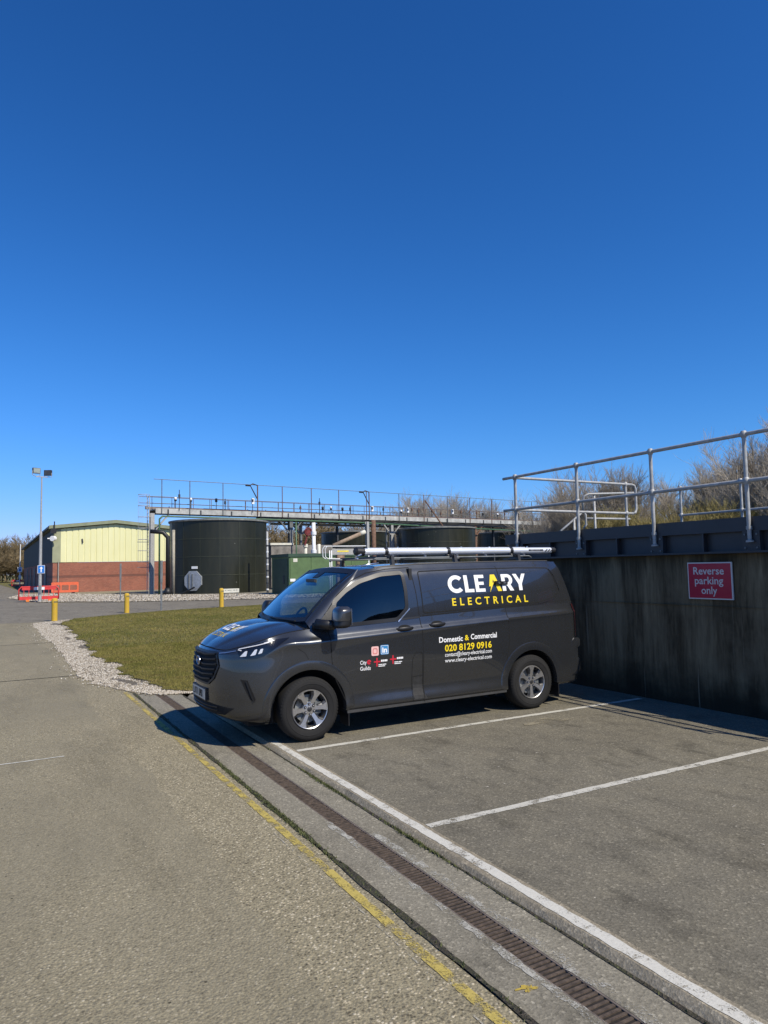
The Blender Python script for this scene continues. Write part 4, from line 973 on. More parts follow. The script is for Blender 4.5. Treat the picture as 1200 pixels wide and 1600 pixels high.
# coordinates u on the diagonal: compute from x,y
def du(x, y): return (x + .45) * DGX.x + (y - .12) * DGX.y
U0 = lambda x, y: du(x, y)
for far in (False, True):
    fp = far_patch if far else (lambda q: q)
    hl = [(U0(-.735, .24), .975), (U0(-.711, .226), .936), (U0(-.629, .154), .917), (U0(-.55, .115), .922), (U0(-.496, .087), .942), (U0(-.40, .062), .998), (U0(-.322, .048), 1.055), (U0(-.255, .036), 1.122), (U0(-.39, .06), 1.112), (U0(-.48, .085), 1.094), (U0(-.567, .124), 1.072), (U0(-.65, .175), 1.048), (U0(-.738, .251), 1.020)]
    mb = fp(patch([hl], pd2, .004, .02)); h_ = mb.build('headlight', simple('headlamp_black', (.008, .008, .009), .18, 0, .1, 8, coat=.6), van, smooth=False, fix=False)
    mb = MB()
    for (x0, y0, z0), (x1, y1, z1), (x2, y2, z2) in (((-.716, .231, .934), (-.652, .175, .942), (-.652, .175, 1.006)), ((-.628, .155, .944), (-.566, .123, .956), (-.558, .119, 1.024)), ((-.553, .116, .962), (-.505, .093, .974), (-.503, .092, 1.030))):
        a, b_, c_ = U0(x0, y0), U0(x1, y1), U0(x2, y2)
        q = patch([rounded([(a + .006, z0 + .004), (b_ - .004, z1 + .003), (c_ + .004, z2 - .006), (c_ - .022, z2 - .012)], .008)], pd2, .010, .015); mb.add(q.v, q.f)
    build_split(fp(mb), 'lamp_unit', LAMPW, h_, fix=False)
    mb = strip_([(U0(-.70, .218), 1.000), (U0(-.735, .245), 1.006), (U0(-.727, .241), 1.016), (U0(-.568, .124), 1.054), (U0(-.45, .078), 1.082)], pd2, .009, .012, False, .02); q = patch([[(U0(-.50, .092), 1.068), (U0(-.42, .068), 1.090), (U0(-.40, .062), 1.101), (U0(-.43, .072), 1.099), (U0(-.50, .092), 1.080)]], pd2, .012, .02); mb.add(q.v, q.f)
    fp(mb).build('daytime_light', simple('daytime_strip', (.6, .61, .63), .4, 0, .03, 5), h_, fix=False)
    mb = strip_([(U0(-.875, .48), .962), (U0(-.84, .38), .972), (U0(-.755, .266), .998)], pd2, .009, .006, False, .02); fp(mb).build('chrome_strip', SILV, h_, fix=False)
    mb = patch([[(U0(-.705, .21), .705), (U0(-.641, .160), .695), (U0(-.560, .118), .50), (U0(-.577, .128), .468), (U0(-.615, .145), .50)]], pd2, .003, .03); vn = fp(mb).build('air_curtain', GAP, van, fix=False)
    mb = strip_([(U0(-.575, .125), .47), (U0(-.655, .168), .690)], pd2, .014, .012, False, .03); fp(mb).build('air_curtain_lip', TRIM, vn, fix=False)
# bonnet shut line
mb = MB()
for far in (False, True):
    e = [p for p in c1[2:]]; L = [(x, (YC - w_) if not far else YC + w_, z) for x, w_, z in e]
    mb.tube([(x, y, z + .001) for x, y, z in L], .0045, 5)
mb.tube([(x, YC - w_, z) for x, w_, z in d1[::-1]] + [(x, YC + w_, z) for x, w_, z in d1[1:]], .006, 5)
mb.build('bonnet_gap', GAP, van)
# roof details: rails, seam, front plug
mb = MB()
for s_ in (1, -1):
    pts = [(x, YC - s_ * .755, None) for x in np.linspace(.92, 3.60, 30)]; pts = [(x, y, ptop(x, y, 0).z + .004) for x, y, _ in pts]; mb.tube(pts, .011, 6)
build_split(mb, 'roof_seam', TRIM, van)
rack = bpy.data.objects.new('roof_rack', None); COL.objects.link(rack); rack.parent = van
mb = MB()
for x in (1.20, 2.12, 3.15):
    mb.box((x - .03, YC - .70, 1.972), (x + .03, YC + .70, 2.0))
build_split(mb, 'cross_bar', TRIM, rack)
mb = MB()
for x in (1.20, 2.12, 3.15):
    for s_ in (1, -1):
        y = YC - s_ * .70; z = ptop(x, YC - s_ * .735, 0).z; mb.beam((x, YC - s_ * .715, z - .005), (x, YC - s_ * .69, 1.995), .055, .04)
build_split(mb, 'rack_foot', TRIM, rack)
mb = MB(); mb.tube([(.98, YC - .63, 1.955), (1.02, YC - .63, 1.972), (3.40, YC - .63, 1.978), (3.44, YC - .63, 1.955)], .009, 8)
mb.tube([(.98, YC + .63, 1.955), (1.02, YC + .63, 1.972), (3.40, YC + .63, 1.978), (3.44, YC + .63, 1.955)], .013, 8); build_split(mb, 'side_rail', GALVD, rack, smooth=True)
mb = MB(); mb.tube([(.79, .30, 1.875), (.87, .285, 1.897), (1.02, .275, 1.912)], .011, 6); mb.build('roof_strip', SILV, van, smooth=True)
# pipe carrier
TZ = 2.052; TY = YC - .54; TR = .043
tube = thing('pipe_carrier', (2.4, TY, 2.0), 'long silver pipe carrier tube clamped on top of the van roof rack', 'pipe carrier')
mb = MB(); mb.tube([(.90, TY, TZ), (3.86, TY, TZ)], TR, 32, True); mb.box((.95, TY - .012, TZ + TR - .004), (3.4, TY + .012, TZ + TR + .006)); mb.build('tube', simple('anodised_aluminium', (.72, .74, .77), .38, .45, .06, 12, scale=(.2, 3, 3)), tube, auto=40)
mb = MB(); mb.cyl((.80, TY, TZ + .005), (.90, TY, TZ), .052, 24, .049); mb.cyl((.77, TY, TZ + .004), (.80, TY, TZ + .005), .030, 20, .052); ec = mb.build('end_cap', BLACK, tube, auto=40)
mb = MB(); mb.tube([(.79, TY - .03, TZ - .06), (.80, TY - .05, TZ - .045), (.84, TY - .052, TZ - .03)], .010, 6); mb.tube([(.78, TY - .03, TZ - .045), (.78, TY - .02, TZ - .075), (.81, TY - .02, TZ - .08)], .012, 6); mb.build('cap_latch', SILV, ec)
mb = MB(); mb.cyl((3.86, TY, TZ), (3.93, TY, TZ), .048, 24, .044); mb.build('end_cap', BLACK, tube, auto=40)
mb = MB()
def arcband(x0, x1, a0, a1, r, sl=0.0): 
    P = np.array([[(x + sl * (a - a0), TY - r * math.cos(a), TZ + r * math.sin(a)) for a in np.linspace(a0, a1, 8)] for x in (x0, x1)]); mb.grid(P)
arcband(3.44, 3.70, -.12, .38, TR + .0015)
lb = mb.build('label_band', BLACK, tube, fix=False)
mb = MB()
for k, (a, b) in enumerate(((3.47, 3.53), (3.54, 3.56), (3.57, 3.61), (3.615, 3.64))): arcband(a, b, .10, .22, TR + .003)
mb.build('label_letters', simple('label_grey', (.5, .5, .5), .5), lb, fix=False)
mb = MB()
for k in range(4): arcband(3.725 + k * .05, 3.75 + k * .05, -.35, .42, TR + .0015, .05)
build_split(mb, 'black_chevron', BLACK, tube, fix=False)
mb = MB()
for x in (1.20, 2.12, 3.15): mb.lathe([(TR + .002, -.022), (TR + .008, -.022), (TR + .008, .022), (TR + .002, .022)], (0, 0, 0), 'z', 20); n0 = 20 * 4; mb.v[-n0:] = [(x + b[2], TY + b[0], TZ + b[1]) for b in mb.v[-n0:]]; mb.box((x - .045, TY - .035, 1.998), (x + .045, TY + .045, TZ - TR + .012))
mb.tube([(1.17, TY - .05, TZ - .05), (1.2, TY - .075, TZ - .075), (1.25, TY - .06, TZ - .09)], .011, 6); mb.tube([(2.09, TY - .05, TZ - .05), (2.13, TY - .075, TZ - .075), (2.2, TY - .06, TZ - .09)], .011, 6); mb.tube([(3.12, TY - .05, TZ - .05), (3.16, TY - .075, TZ - .075), (3.21, TY - .06, TZ - .09)], .011, 6)
build_split(mb, 'clamp', TRIM, tube)
mb = MB()
for x in (1.28, 1.75, 2.24, 2.7, 3.35): mb.cyl((x, TY - .03, TZ - TR - .012), (x, TY - .06, TZ - TR - .014), .012, 8); mb.cyl((x + .1, TY, TZ + TR + .004), (x + .1, TY, TZ + TR + .016), .012, 8)
mb.build('bolts', SILV, tube)
# interior
mb = MB(); dp = [(-.02, 1.03), (.02, 1.21), (.12, 1.235), (.34, 1.205), (.42, 1.10), (.40, .80), (.0, .8)]
mb.prism(dp, (0, YC - .84, 0), (1, 0, 0), (0, 0, 1), (0, 1, 0), 1.68); cab = mb.build('dashboard', DARKIN, van)
mb = MB(); mb.box((1.34, YC - .86, .5), (1.38, YC + .86, 1.84)); mb.build('bulkhead', DARKIN, van)
mb = MB()
for yc in (YC - .45, YC + .02, YC + .5):
    wd = .24; P = []
    mb.prism(rounded([(.88, .75), (1.02, .72), (1.20, 1.42), (1.10, 1.45)], .04), (0, yc - wd, 0), (1, 0, 0), (0, 0, 1), (0, 1, 0), 2 * wd)
    mb.prism(rounded([(1.12, 1.46), (1.21, 1.45), (1.24, 1.63), (1.16, 1.64)], .03), (0, yc - .13, 0), (1, 0, 0), (0, 0, 1), (0, 1, 0), .26); mb.box((.55, yc - wd, .62), (1.0, yc + wd, .76))
build_split(mb, 'seat', SEAT, van)
mb = MB(); sc_ = np.array((.46, YC + .48, 1.19)); ex_ = np.array((0, 1, 0)); ey_ = np.array((.42, 0, .9)); mb.tube([sc_ + .18 * (ex_ * math.cos(a) + ey_ * math.sin(a)) for a in np.linspace(0, 2 * math.pi, 30)], .016, 8); mb.tube([sc_ + .17 * ex_, sc_, sc_ - .17 * ex_], .02, 6); mb.tube([sc_, sc_ - .16 * ey_], .02, 6); mb.tube([sc_, sc_ + np.array((-.2, 0, -.08))], .035, 8); mb.build('steering_wheel', BLACK, van)
mb = MB(); mb.box((.42, YC - .13, 1.655), (.45, YC + .13, 1.735)); mb.build('rear_view_mirror', BLACK, van); 
mb = MB(); mb.box((.36, YC + .0, 1.20), (.38, YC + .16, 1.30)); mb.build('screen', BLACK, van)

# ---- lettering
def arcp(cx, cy, r0, r1, a0, a1, k=28, sx=1.0):
    o = [(cx + r1 * sx * math.cos(a), cy + r1 * math.sin(a)) for a in np.linspace(a0, a1, k)]; i = [(cx + r0 * sx * math.cos(a), cy + r0 * math.sin(a)) for a in np.linspace(a1, a0, k)]; return o + i
GL = {}
GL['C'] = (.93, [arcp(.50, .5, .29, .515, R_(44), R_(316))])
GL['L'] = (.66, [[(.06, 0), (.64, 0), (.64, .19), (.29, .19), (.29, 1), (.06, 1)]])
GL['E'] = (.74, [[(.06, 0), (.68, 0), (.68, .19), (.29, .19), (.29, .41), (.62, .41), (.62, .59), (.29, .59), (.29, .81), (.67, .81), (.67, 1), (.06, 1)]])
GL['R'] = (.83, [[(.06, 0), (.29, 0), (.29, .31), (.40, .31), (.56, 0), (.82, 0), (.625, .36)] + [(.46 + .33 * math.cos(a), .665 + .335 * math.sin(a)) for a in np.linspace(-1.0, math.pi / 2, 14)] + [(.06, 1)], [(.29, .50), (.29, .81), (.45, .81)] + [(.45 + .12 * math.cos(a), .655 + .155 * math.sin(a)) for a in np.linspace(math.pi / 2, -math.pi / 2, 10)][1:]])
GL['Y'] = (.86, [[(.0, 1), (.25, 1), (.44, .62), (.63, 1), (.87, 1), (.55, .38), (.55, 0), (.32, 0), (.32, .38)]])
AB = (.98, [[(.36, 1), (.64, 1), (1.0, .0), (.75, .0), (.50, .71), (.44, .52), (.53, .52), (.20, -.06), (.31, .30), (.19, .30)]])
def word_logo(x0, z0, h, proj, off, sy=1.0, track=.02, s=.04, flipx=1, mapf=None, k=.86):
    white = MB(); yel = MB(); x = 0
    for ch in 'CLEARY':
        wd, polys = AB if ch == 'A' else GL[ch]
        pp = [[(x0 + flipx * (x + u) * h * k, z0 + v * h) for u, v in p] for p in polys]
        if mapf: pp = [[mapf(u, v) for u, v in p] for p in pp]
        q = patch(pp, proj, off, s); (yel if ch == 'A' else white).add(q.v, q.f); x += wd + track
    return white, yel, x * h * k
def text_mb(txt, h, x0, z0, proj, off, width=None, bold=0.0, space=1.0, mapf=None, align='l', s=None):
    cu = bpy.data.curves.new('t', 'FONT'); cu.body = txt; cu.size = 1; cu.space_character = space; cu.offset = bold; cu.resolution_u = 3
    ob = bpy.data.objects.new('t', cu); COL.objects.link(ob); dg = bpy.context.evaluated_depsgraph_get(); me = bpy.data.meshes.new_from_object(ob.evaluated_get(dg))
    v = np.array([tuple(p.co)[:2] for p in me.vertices]); f = [tuple(p.vertices) for p in me.polygons]
    bpy.data.objects.remove(ob); bpy.data.curves.remove(cu); bpy.data.meshes.remove(me)
    v[:, 0] -= v[:, 0].min(); cap = .69; v = v * (h / cap)
    if width: v[:, 0] *= width / v[:, 0].max()
    if align == 'c': v[:, 0] -= v[:, 0].max() / 2
    mb = MB(); P = []
    for a, b in v:
        u_, w_ = (x0 + a, z0 + b) if mapf is None else mapf(a, b); P.append(proj(u_, w_, off))
    mb.add(P, f); return mb
wm, ym, wl = word_logo(1.885, 1.528, .212, pside, .0035, k=1.135)
lt = wm.build('lettering_white', VWHITE, sdoor, fix=False); ym.build('lettering_yellow', VYEL, sdoor, fix=False)
text_mb('ELECTRICAL', .088, 1.915, 1.375, pside, .0035, width=1.19, bold=.018, space=1.75).build('lettering_yellow', VYEL, sdoor, fix=False)
text_mb('Domestic', .062, 1.665, .948, pside, .003, width=.345, bold=.022).build('lettering_white', VWHITE, sdoor, fix=False)
text_mb('&', .062, 2.04, .952, pside, .003, width=.062, bold=.025).build('lettering_yellow', VYEL, sdoor, fix=False)
text_mb('Commercial', .062, 2.13, .958, pside, .003, width=.40, bold=.022).build('lettering_white', VWHITE, sdoor, fix=False)
text_mb('020 8129 0916', .075, 1.745, .838, pside, .003, width=.70, bold=.022).build('lettering_yellow', VYEL, sdoor, fix=False)
text_mb('contact@cleary-electrical.com', .046, 1.745, .775, pside, .003, width=.70, bold=.008).build('lettering_white', VWHITE, sdoor, fix=False)
text_mb('www.cleary-electrical.com', .046, 1.745, .705, pside, .003, width=.70, bold=.008).build('lettering_white', VWHITE, sdoor, fix=False)
# small badges on the front door
rect = lambda x, z, w_, h_: [(x, z), (x + w_, z), (x + w_, z + h_), (x, z + h_)]
patch([rounded(rect(.745, .86, .095, .105), .018)], pside, .003, .05).build('camera_icon', VPINK, fdoor, fix=False)
mb = patch([rounded(rect(.762, .88, .061, .065), .018), rounded(rect(.772, .89, .041, .045), .012)], pside, .0045, .05); mb.build('icon_outline', simple('red_outline_vinyl', (.6, .2, .18), .5), fdoor, fix=False)
patch([rounded(rect(.862, .866, .108, .108), .014)], pside, .003, .05).build('network_icon', VBLUE, fdoor, fix=False)
patch([rounded(rect(.868, .872, .096, .096), .010), rounded(rect(.872, .876, .088, .088), .008)], pside, .0045, .05).build('icon_outline', VWHITE, fdoor, fix=False)
text_mb('in', .058, .884, .890, pside, .0045, width=.064, bold=.04).build('icon_letters', VWHITE, fdoor, fix=False)
text_mb('City', .042, .60, .775, pside, .003, width=.082, bold=.012).build('lettering_white', VWHITE, fdoor, fix=False)
text_mb('Guilds', .042, .60, .708, pside, .003, width=.135, bold=.012).build('lettering_white', VWHITE, fdoor, fix=False)
patch([arcp(.713, .795, .012, .026, 0, 5.6, 16), rect(.703, .790, .022, .010)], pside, .003, .03).build('red_emblem', VRED, fdoor, fix=False)
for x, z in ((.775, .775), (.985, .788)):
    patch([rect(x + .032, z - .038, .016, .098), rect(x, z + .008, .032, .016), rect(x + .048, z + .008, .036, .016)], pside, .003, .05).build('red_cross', VRED, fdoor, fix=False)
    mb = MB()
    for dx, dz, w_, h_ in ((.092, .012, .022, .022), (.118, .012, .018, .022), (.139, .012, .020, .022), (.161, .012, .014, .022), (.060, -.024, .05, .010), (.115, -.024, .045, .010), (.060, -.042, .085, .010)):
        q = patch([rect(x + dx, z + dz, w_, h_)], pside, .003, .05); mb.add(q.v, q.f)
    mb.build('lettering_white', VWHITE, fdoor, fix=False)
# bonnet lettering, read from the front
def hmap(a, b): return (-.36 - b, YC + .34 - a)         # a along -y ; b towards the screen is +x
def hproj(u, v, off): return ptop(u, v, off)
wm = MB(); ym = MB(); x = 0; h = .125
for ch in 'CLEARY':
    wd, polys = AB if ch == 'A' else GL[ch]
    pp = [[(-.61 + v * h * 1.25, YC + .30 - (x + u) * h * .86) for u, v in p] for p in polys]
    q = patch(pp, hproj, .004, .04); (ym if ch == 'A' else wm).add(q.v, q.f); x += wd + .02
wm.build('lettering_white', VWHITE, hood, fix=False); ym.build('lettering_yellow', VYEL, hood, fix=False)
text_mb('ELECTRICAL', .06, 0, 0, hproj, .004, width=.50, bold=.012, space=1.7, mapf=lambda a, b: (-.735 + b * 1.25, YC + .29 - a)).build('lettering_yellow', VYEL, hood, fix=False)
# ------------------------------------------------------------------ retaining wall, steel platform edge, railings, sign
WX = 4.88
wall = thing('retaining_wall', (WX + .3, -3, 0), 'stained grey concrete retaining wall in shade behind the parking bays', 'wall')
mb = MB(); ys = np.linspace(-12, 2.62, 60); zs = np.linspace(-.2, 1.945, 16)
P = np.array([[(WX + .006 * math.sin(y * 1.7 + z * 2) + .004 * math.sin(y * 6.1), y, z) for z in zs] for y in ys]); mb.grid(P)
mb.add([(WX, 2.62, -.2), (WX, 2.62, 1.945), (9.9, 2.62, 1.945), (9.9, 2.62, -.2)], [(0, 1, 2, 3)]); mb.add([(WX, -12, -.2), (WX, -12, 1.945), (9.9, -12, 1.945), (9.9, -12, -.2)], [(0, 1, 2, 3)]); mb.add([(9.9, 2.62, -.2), (9.9, 2.62, 1.945), (9.9, -12, 1.945), (9.9, -12, -.2)], [(0, 1, 2, 3)])
mb.build('wall_face', M_WALL, wall, fix=False)
mb = MB(); mb.box((WX - .012, -12, 1.29), (WX + .02, 2.6, 1.296)); mb.build('shutter_line', M_WALL, wall)
steel = thing('steel_platform', (WX + 1, -3, 1.95), 'blue grey painted steel platform edge resting on top of the concrete wall', 'platform')
BX = WX - .01
mb = MB(); mb.box((BX - .09, -12, 1.947), (9.9, 2.66, 1.972)); mb.build('bottom_flange', M_BEAM, steel)
mb = MB(); mb.box((BX + .03, -12, 1.972), (BX + .06, 2.62, 2.205)); mb.build('web', M_BEAM, steel)
mb = MB(); mb.box((BX - .05, -12, 2.206), (9.9, 2.62, 2.375)); mb.build('kick_plate', M_BEAM, steel)
for y in (-4.8, -3.4, -1.98, -.60, .81, 2.27):
    mb = MB(); mb.box((BX - .05, y - .11, 1.973), (BX + .03, y + .11, 2.205)); mb.build('bracket_plate', M_BEAM, steel)
for y in (-4.8, -3.4, -1.98, -.60, .81, 2.27):
    mb = MB()
    for dy in (-.075, .075):
        for z in (2.005, 2.165): mb.cyl((BX - .062, y + dy, z), (BX - .05, y + dy, z), .013, 6)
    build_split(mb, 'bolt', GALVD, steel)
for y in (-4.1, -2.7, -1.32, .1, 1.5):
    mb = MB(); mb.box((BX - .045, y - .012, 1.973), (BX + .03, y + .012, 2.205)); mb.build('stiffener', M_BEAM, steel)
def rail_run(name, label, posts, zt, zm, zb, ext0=.3, ext1=.3, m=None, r=.024, group=None, mid=True, cat='railing', loop_end=False):
    m = m or GALV; P = [np.array((x, y, 0.)) for x, y in posts]; t = thing(name, (posts[0][0], posts[0][1], zb), label, cat, group)
    d0 = P[0] - P[1]; d0 /= np.linalg.norm(d0); d1 = P[-1] - P[-2]; d1 /= np.linalg.norm(d1)
    for z, nm in ((zt, 'top_rail'), (zm, 'mid_rail')):
        if nm == 'mid_rail' and not mid: continue
        pts = [P[0] + d0 * ext0] + P + [P[-1] + d1 * ext1]; mb = MB(); mb.tube([(p[0], p[1], z) for p in pts], r, 10); mb.build(nm, m, t, smooth=True)
    if loop_end:
        e = P[-1] + d1 * ext1; f = P[-1] + d1 * (ext1 + .10); mb = MB(); mb.tube([(e[0], e[1], zt), (f[0] - d1[0]*.03, f[1], zt - .02), (f[0], f[1], zt - .09), (f[0], f[1], zm + .09), (f[0] - d1[0]*.03, f[1], zm + .02), (e[0], e[1], zm)], r, 10); mb.build('return_bend', m, t, smooth=True)
    for p in P:
        mb = MB(); mb.cyl((p[0], p[1], zb), (p[0], p[1], zt), r, 10)
        for z in ((zt, zm) if mid else (zt,)): mb.lathe([(0, -.042), (.028, -.042), (.040, -.02), (.043, 0), (.040, .02), (.028, .042), (0, .042)], (p[0], p[1], z), 'z', 12)
        mb.lathe([(r, .15), (r + .010, .15), (r + .010, .19), (r, .19)], (p[0], p[1], zb), 'z', 12); mb.lathe([(0, 0), (.045, 0), (.045, .02), (r, .03)], (p[0], p[1], zb), 'z', 12); mb.build('post', m, t, auto=50)
    return t
RX = BX - .075
rail_run('guard_railing', 'galvanised two rail guard railing fixed along the front edge of the steel platform', [(RX, y) for y in (-4.8, -3.4, -1.98, -.60, .81, 2.27)], 3.36, 2.80, 2.07, .3, .32)
rail_run('guard_railing', 'short sunlit railing with rounded end running back from the platform corner', [(RX + .07, 2.36), (7.62, 2.42)], 3.36, 2.80, 2.376, .03, .18, loop_end=True)
rail_run('guard_railing', 'far railing along the back of the platform seen behind the front posts', [(9.35, y) for y in (-4, -2.4, -.72, 1.2, 2.55)], 3.36, 2.80, 2.376, .4, .05)
st = thing('stair_railing', (8.6, 4.1, 1.4), 'low stair railing with looped ends just beyond the platform corner', 'railing')
def P3(u, v, d): return tuple(PX(u, v, d))
D_ = 15.6
mb = MB(); mb.tube([P3(990, 770, D_ + .6), P3(920, 772, D_), P3(913, 775, D_), P3(911, 782, D_), P3(911, 800, D_)], .024, 10); mb.build('top_rail', GALV, st, smooth=True)
mb = MB(); mb.tube([P3(984, 811, D_ + .6), P3(917, 810, D_)], .024, 10); mb.build('mid_rail', GALV, st, smooth=True)
mb = MB(); mb.tube([P3(876, 830, D_ - .5), P3(906, 804, D_), P3(911, 800, D_), P3(915, 804, D_), P3(916, 820, D_), P3(912, 826, D_)], .024, 10); mb.build('sloping_rail', GALV, st, smooth=True)
for (u, v0, v1, d) in ((928, 771, 845, D_ + .1), (897, 812, 850, D_ - .2)):
    mb = MB(); a, b = PX(u, v0, d), PX(u, v0, d); b = np.array((a[0], a[1], 1.2)); mb.cyl(a, b, .024, 10); mb.build('post', GALV, st, smooth=True)
# sign on the wall
sg = thing('parking_sign', (WX - .02, -1.36, 1.61), 'crimson Reverse parking only sign with pale border fixed to the wall', 'sign')
sx = WX - .028
mb = MB(); mb.box((sx, -1.682, 1.378), (sx + .018, -1.052, 1.842)); mb.build('border_plate', M_LETT, sg)
mb = MB(); mb.box((sx - .003, -1.667, 1.393), (sx, -1.067, 1.827)); mb.build('red_panel', M_SIGNR, sg)
def pwall(u, v, off): return Vector((sx - .003 - off, -u, v))
for txt, z, wd in (('Reverse', 1.690, .435), ('parking', 1.568, .405), ('only', 1.446, .225)):
    text_mb(txt, .092, 1.359, z, pwall, .0025, width=wd, bold=.012, align='c').build('lettering', M_LETT, sg, fix=False)

# ------------------------------------------------------------------ hall
HA = PX(81, 921, 70.0); hx0, hy0 = HA[0], HA[1]; HW = 11.8; HL = 70.0; HB = 2.95; HE = 6.65; HR = 7.25
hall = thing('hall', (hx0 + HW / 2, hy0, 0), 'long low industrial hall with red brick base and pale yellow cladding', 'building')
mb = MB(); mb.box((hx0 + .05, hy0 + .05, -.1), (hx0 + HW - .05, hy0 + HL, HB)); mb.build('brick_wall', M_BRICK, hall)
def roofz(x): return HE + (HR - HE) * (1 - abs((x - hx0 - HW / 2) / (HW / 2)))
mb = MB(); xs_ = []; x = hx0 + .75; k = 0
while x < hx0 + HW - .05: xs_ += [(x, 0), (x + .42, 0), (x + .44, .05), (x + .52, .05), (x + .54, 0)]; x += .56
P = np.array([[(x, hy0 + d, HB + .02), (x, hy0 + d, roofz(x) - .42)] for x, d in xs_]); mb.grid(P); mb.build('gable_cladding', M_CLAD, hall, fix=False)
mb = MB(); mb.box((hx0, hy0 - .02, HB + .0), (hx0 + .75, hy0 + .02, HE - .1)); mb.build('corner_trim', simple('olive_trim', (.30, .31, .19), .6, 0, .1, 2), hall)
mb = MB(); ys = [(hy0 + .3 * k + o, .04 if o else 0) for k in range(int(HL / .3)) for o in (0, .15)]
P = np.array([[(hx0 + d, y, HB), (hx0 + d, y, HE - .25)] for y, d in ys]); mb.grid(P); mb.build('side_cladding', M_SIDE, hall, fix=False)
mb = MB()
for s in (0, 1):
    xa, xb = (hx0 - .35, hx0 + HW / 2) if s == 0 else (hx0 + HW / 2, hx0 + HW + .35)
    za, zb = (HE - .035, HR) if s == 0 else (HR, HE - .035)
    mb.add([(xa, hy0 - .35, za), (xb, hy0 - .35, zb), (xb, hy0 + HL, zb), (xa, hy0 + HL, za), (xa, hy0 - .35, za - .34), (xb, hy0 - .35, zb - .34), (xb, hy0 + HL, zb - .34), (xa, hy0 + HL, za - .34)], [(0,1,2,3),(4,7,6,5),(0,4,5,1),(2,6,7,3),(3,7,4,0)])
mb.build('roof', M_ROOF, hall)
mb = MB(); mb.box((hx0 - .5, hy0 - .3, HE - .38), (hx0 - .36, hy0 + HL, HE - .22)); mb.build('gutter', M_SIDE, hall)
mb = MB(); mb.cyl((hx0 + .55, hy0 - .08, 0), (hx0 + .55, hy0 - .08, HB + .1), .05, 8); mb.build('downpipe', simple('pipe_grey', (.3, .29, .26), .5), hall)
for k in range(5):
    mb = MB(); y = hy0 + 9 + k * 11; mb.box((hx0 - .02, y, 0), (hx0 + .04, y + 3.0, 2.7)); mb.build('side_door', DARKST, hall)
mb = MB(); mb.cyl((hx0 + 6.9 - 4.2, hy0 - .05, 5.3), (hx0 + 6.95 - 4.2, hy0 - .1, 4.9), .07, 8); mb.build('vent', DARKST, hall)
fl = thing('floodlight', (hx0 + .1, hy0 - .45, HE - .8), 'black floodlight on a bracket at the corner of the hall', 'floodlight')
mb = MB(); mb.box((hx0 - .22, hy0 - .7, HE - .85), (hx0 + .28, hy0 - .4, HE - .35)); mb.build('lamp_housing', BLACK, fl); mb = MB(); mb.box((hx0 + .06, hy0 - .5, HE - .35), (hx0 + .16, hy0 - .4, HE + .35)); mb.build('bracket', BLACK, fl)
mb = MB(); mb.cyl((hx0 - .1, hy0 - .75, HE - 1.35), (hx0 + .12, hy0 - .45, HE - 1.35), .26, 16); mb.cyl((hx0 - .5, hy0 - .5, HE - 1.35), (hx0 - .1, hy0 - .5, HE - 1.35), .06, 8)
tag(mb.build('bulkhead_lamp', WHITE, loc=(hx0, hy0 - .5, HE - 1.35)), 'round white lamp on the dark side wall of the hall', 'lamp')

# ------------------------------------------------------------------ lamp post with two floodlights and a sign
LP = PX(62, 940, 47.8); lx, ly = LP[0], LP[1]
lp = thing('lamp_post', (lx, ly, 0), 'tall grey stepped lamp post behind the red and white barrier', 'lamp post')
mb = MB(); mb.cyl((lx, ly, -.05), (lx, ly, 4.6), .115, 16, .09); mb.cyl((lx, ly, 4.6), (lx, ly, 4.75), .09, 16, .06); mb.cyl((lx, ly, 4.75), (lx, ly, 8.45), .06, 12, .045); mb.build('column', GALV, lp, auto=40)
mb = MB(); mb.box((lx - .34, ly - .03, 8.42), (lx + .38, ly + .03, 8.48)); mb.build('cross_arm', GALV, lp)
mb = MB(); mb.box((lx - .06, ly - .124, .5), (lx + .06, ly - .10, 1.1)); mb.build('access_door', GALVD, lp)
for dx, rz, lab, zt in ((-.34, .35, 'left floodlight head with pale face on top of the lamp post', 0), (.38, -.5, 'right dark floodlight head on top of the lamp post', -.12)):
    f_ = thing('floodlight', (lx + dx, ly, 8.48), lab, 'floodlight')
    c = np.array((lx + dx, ly, 8.86 + zt)); ex = (math.cos(rz), math.sin(rz), 0); ey = (-math.sin(rz), math.cos(rz), 0)
    mb = MB(); mb.obox(c, ex, ey, .19, .24, .10); hd_ = mb.build('housing', GALVD if dx < 0 else DARKST, f_)
    mb = MB(); mb.obox(c - np.array(ey) * .105, ex, ey, .155, .20, .004); mb.build('glass_face', simple('lamp_glass', (.3, .34, .3) if dx < 0 else (.05, .05, .055), .2, 0, .2, 5), hd_)
    mb = MB(); mb.tube([c + np.array(ex) * .25, c + np.array(ex) * .25 - np.array((0, 0, .3)), np.array((lx + dx, ly, 8.47)), c - np.array(ex) * .25 - np.array((0, 0, .3)), c - np.array(ex) * .25], .022, 6); mb.build('bracket', GALV, f_)
def arrow_sign(name, x, y, z, w_, h_, label):
    s_ = thing(name, (x, y, z), label, 'sign')
    mb = MB(); mb.box((x - w_ / 2, y - .015, z - h_ / 2), (x + w_ / 2, y + .005, z + h_ / 2)); mb.build('border', WHITE, s_)
    mb = MB(); mb.box((x - w_ / 2 + .02, y - .019, z - h_ / 2 + .02), (x + w_ / 2 - .02, y - .015, z + h_ / 2 - .02)); mb.build('blue_panel', BLUE, s_)
    q = h_ * .36; mb = MB(); mb.prism([(-.035, -q), (.035, -q), (.035, q * .25), (.11, q * .25), (0, q), (-.11, q * .25), (-.035, q * .25)], (x, y - .0195, z), (1, 0, 0), (0, 0, 1), (0, -1, 0), .003); mb.build('white_arrow', WHITE, s_); return s_
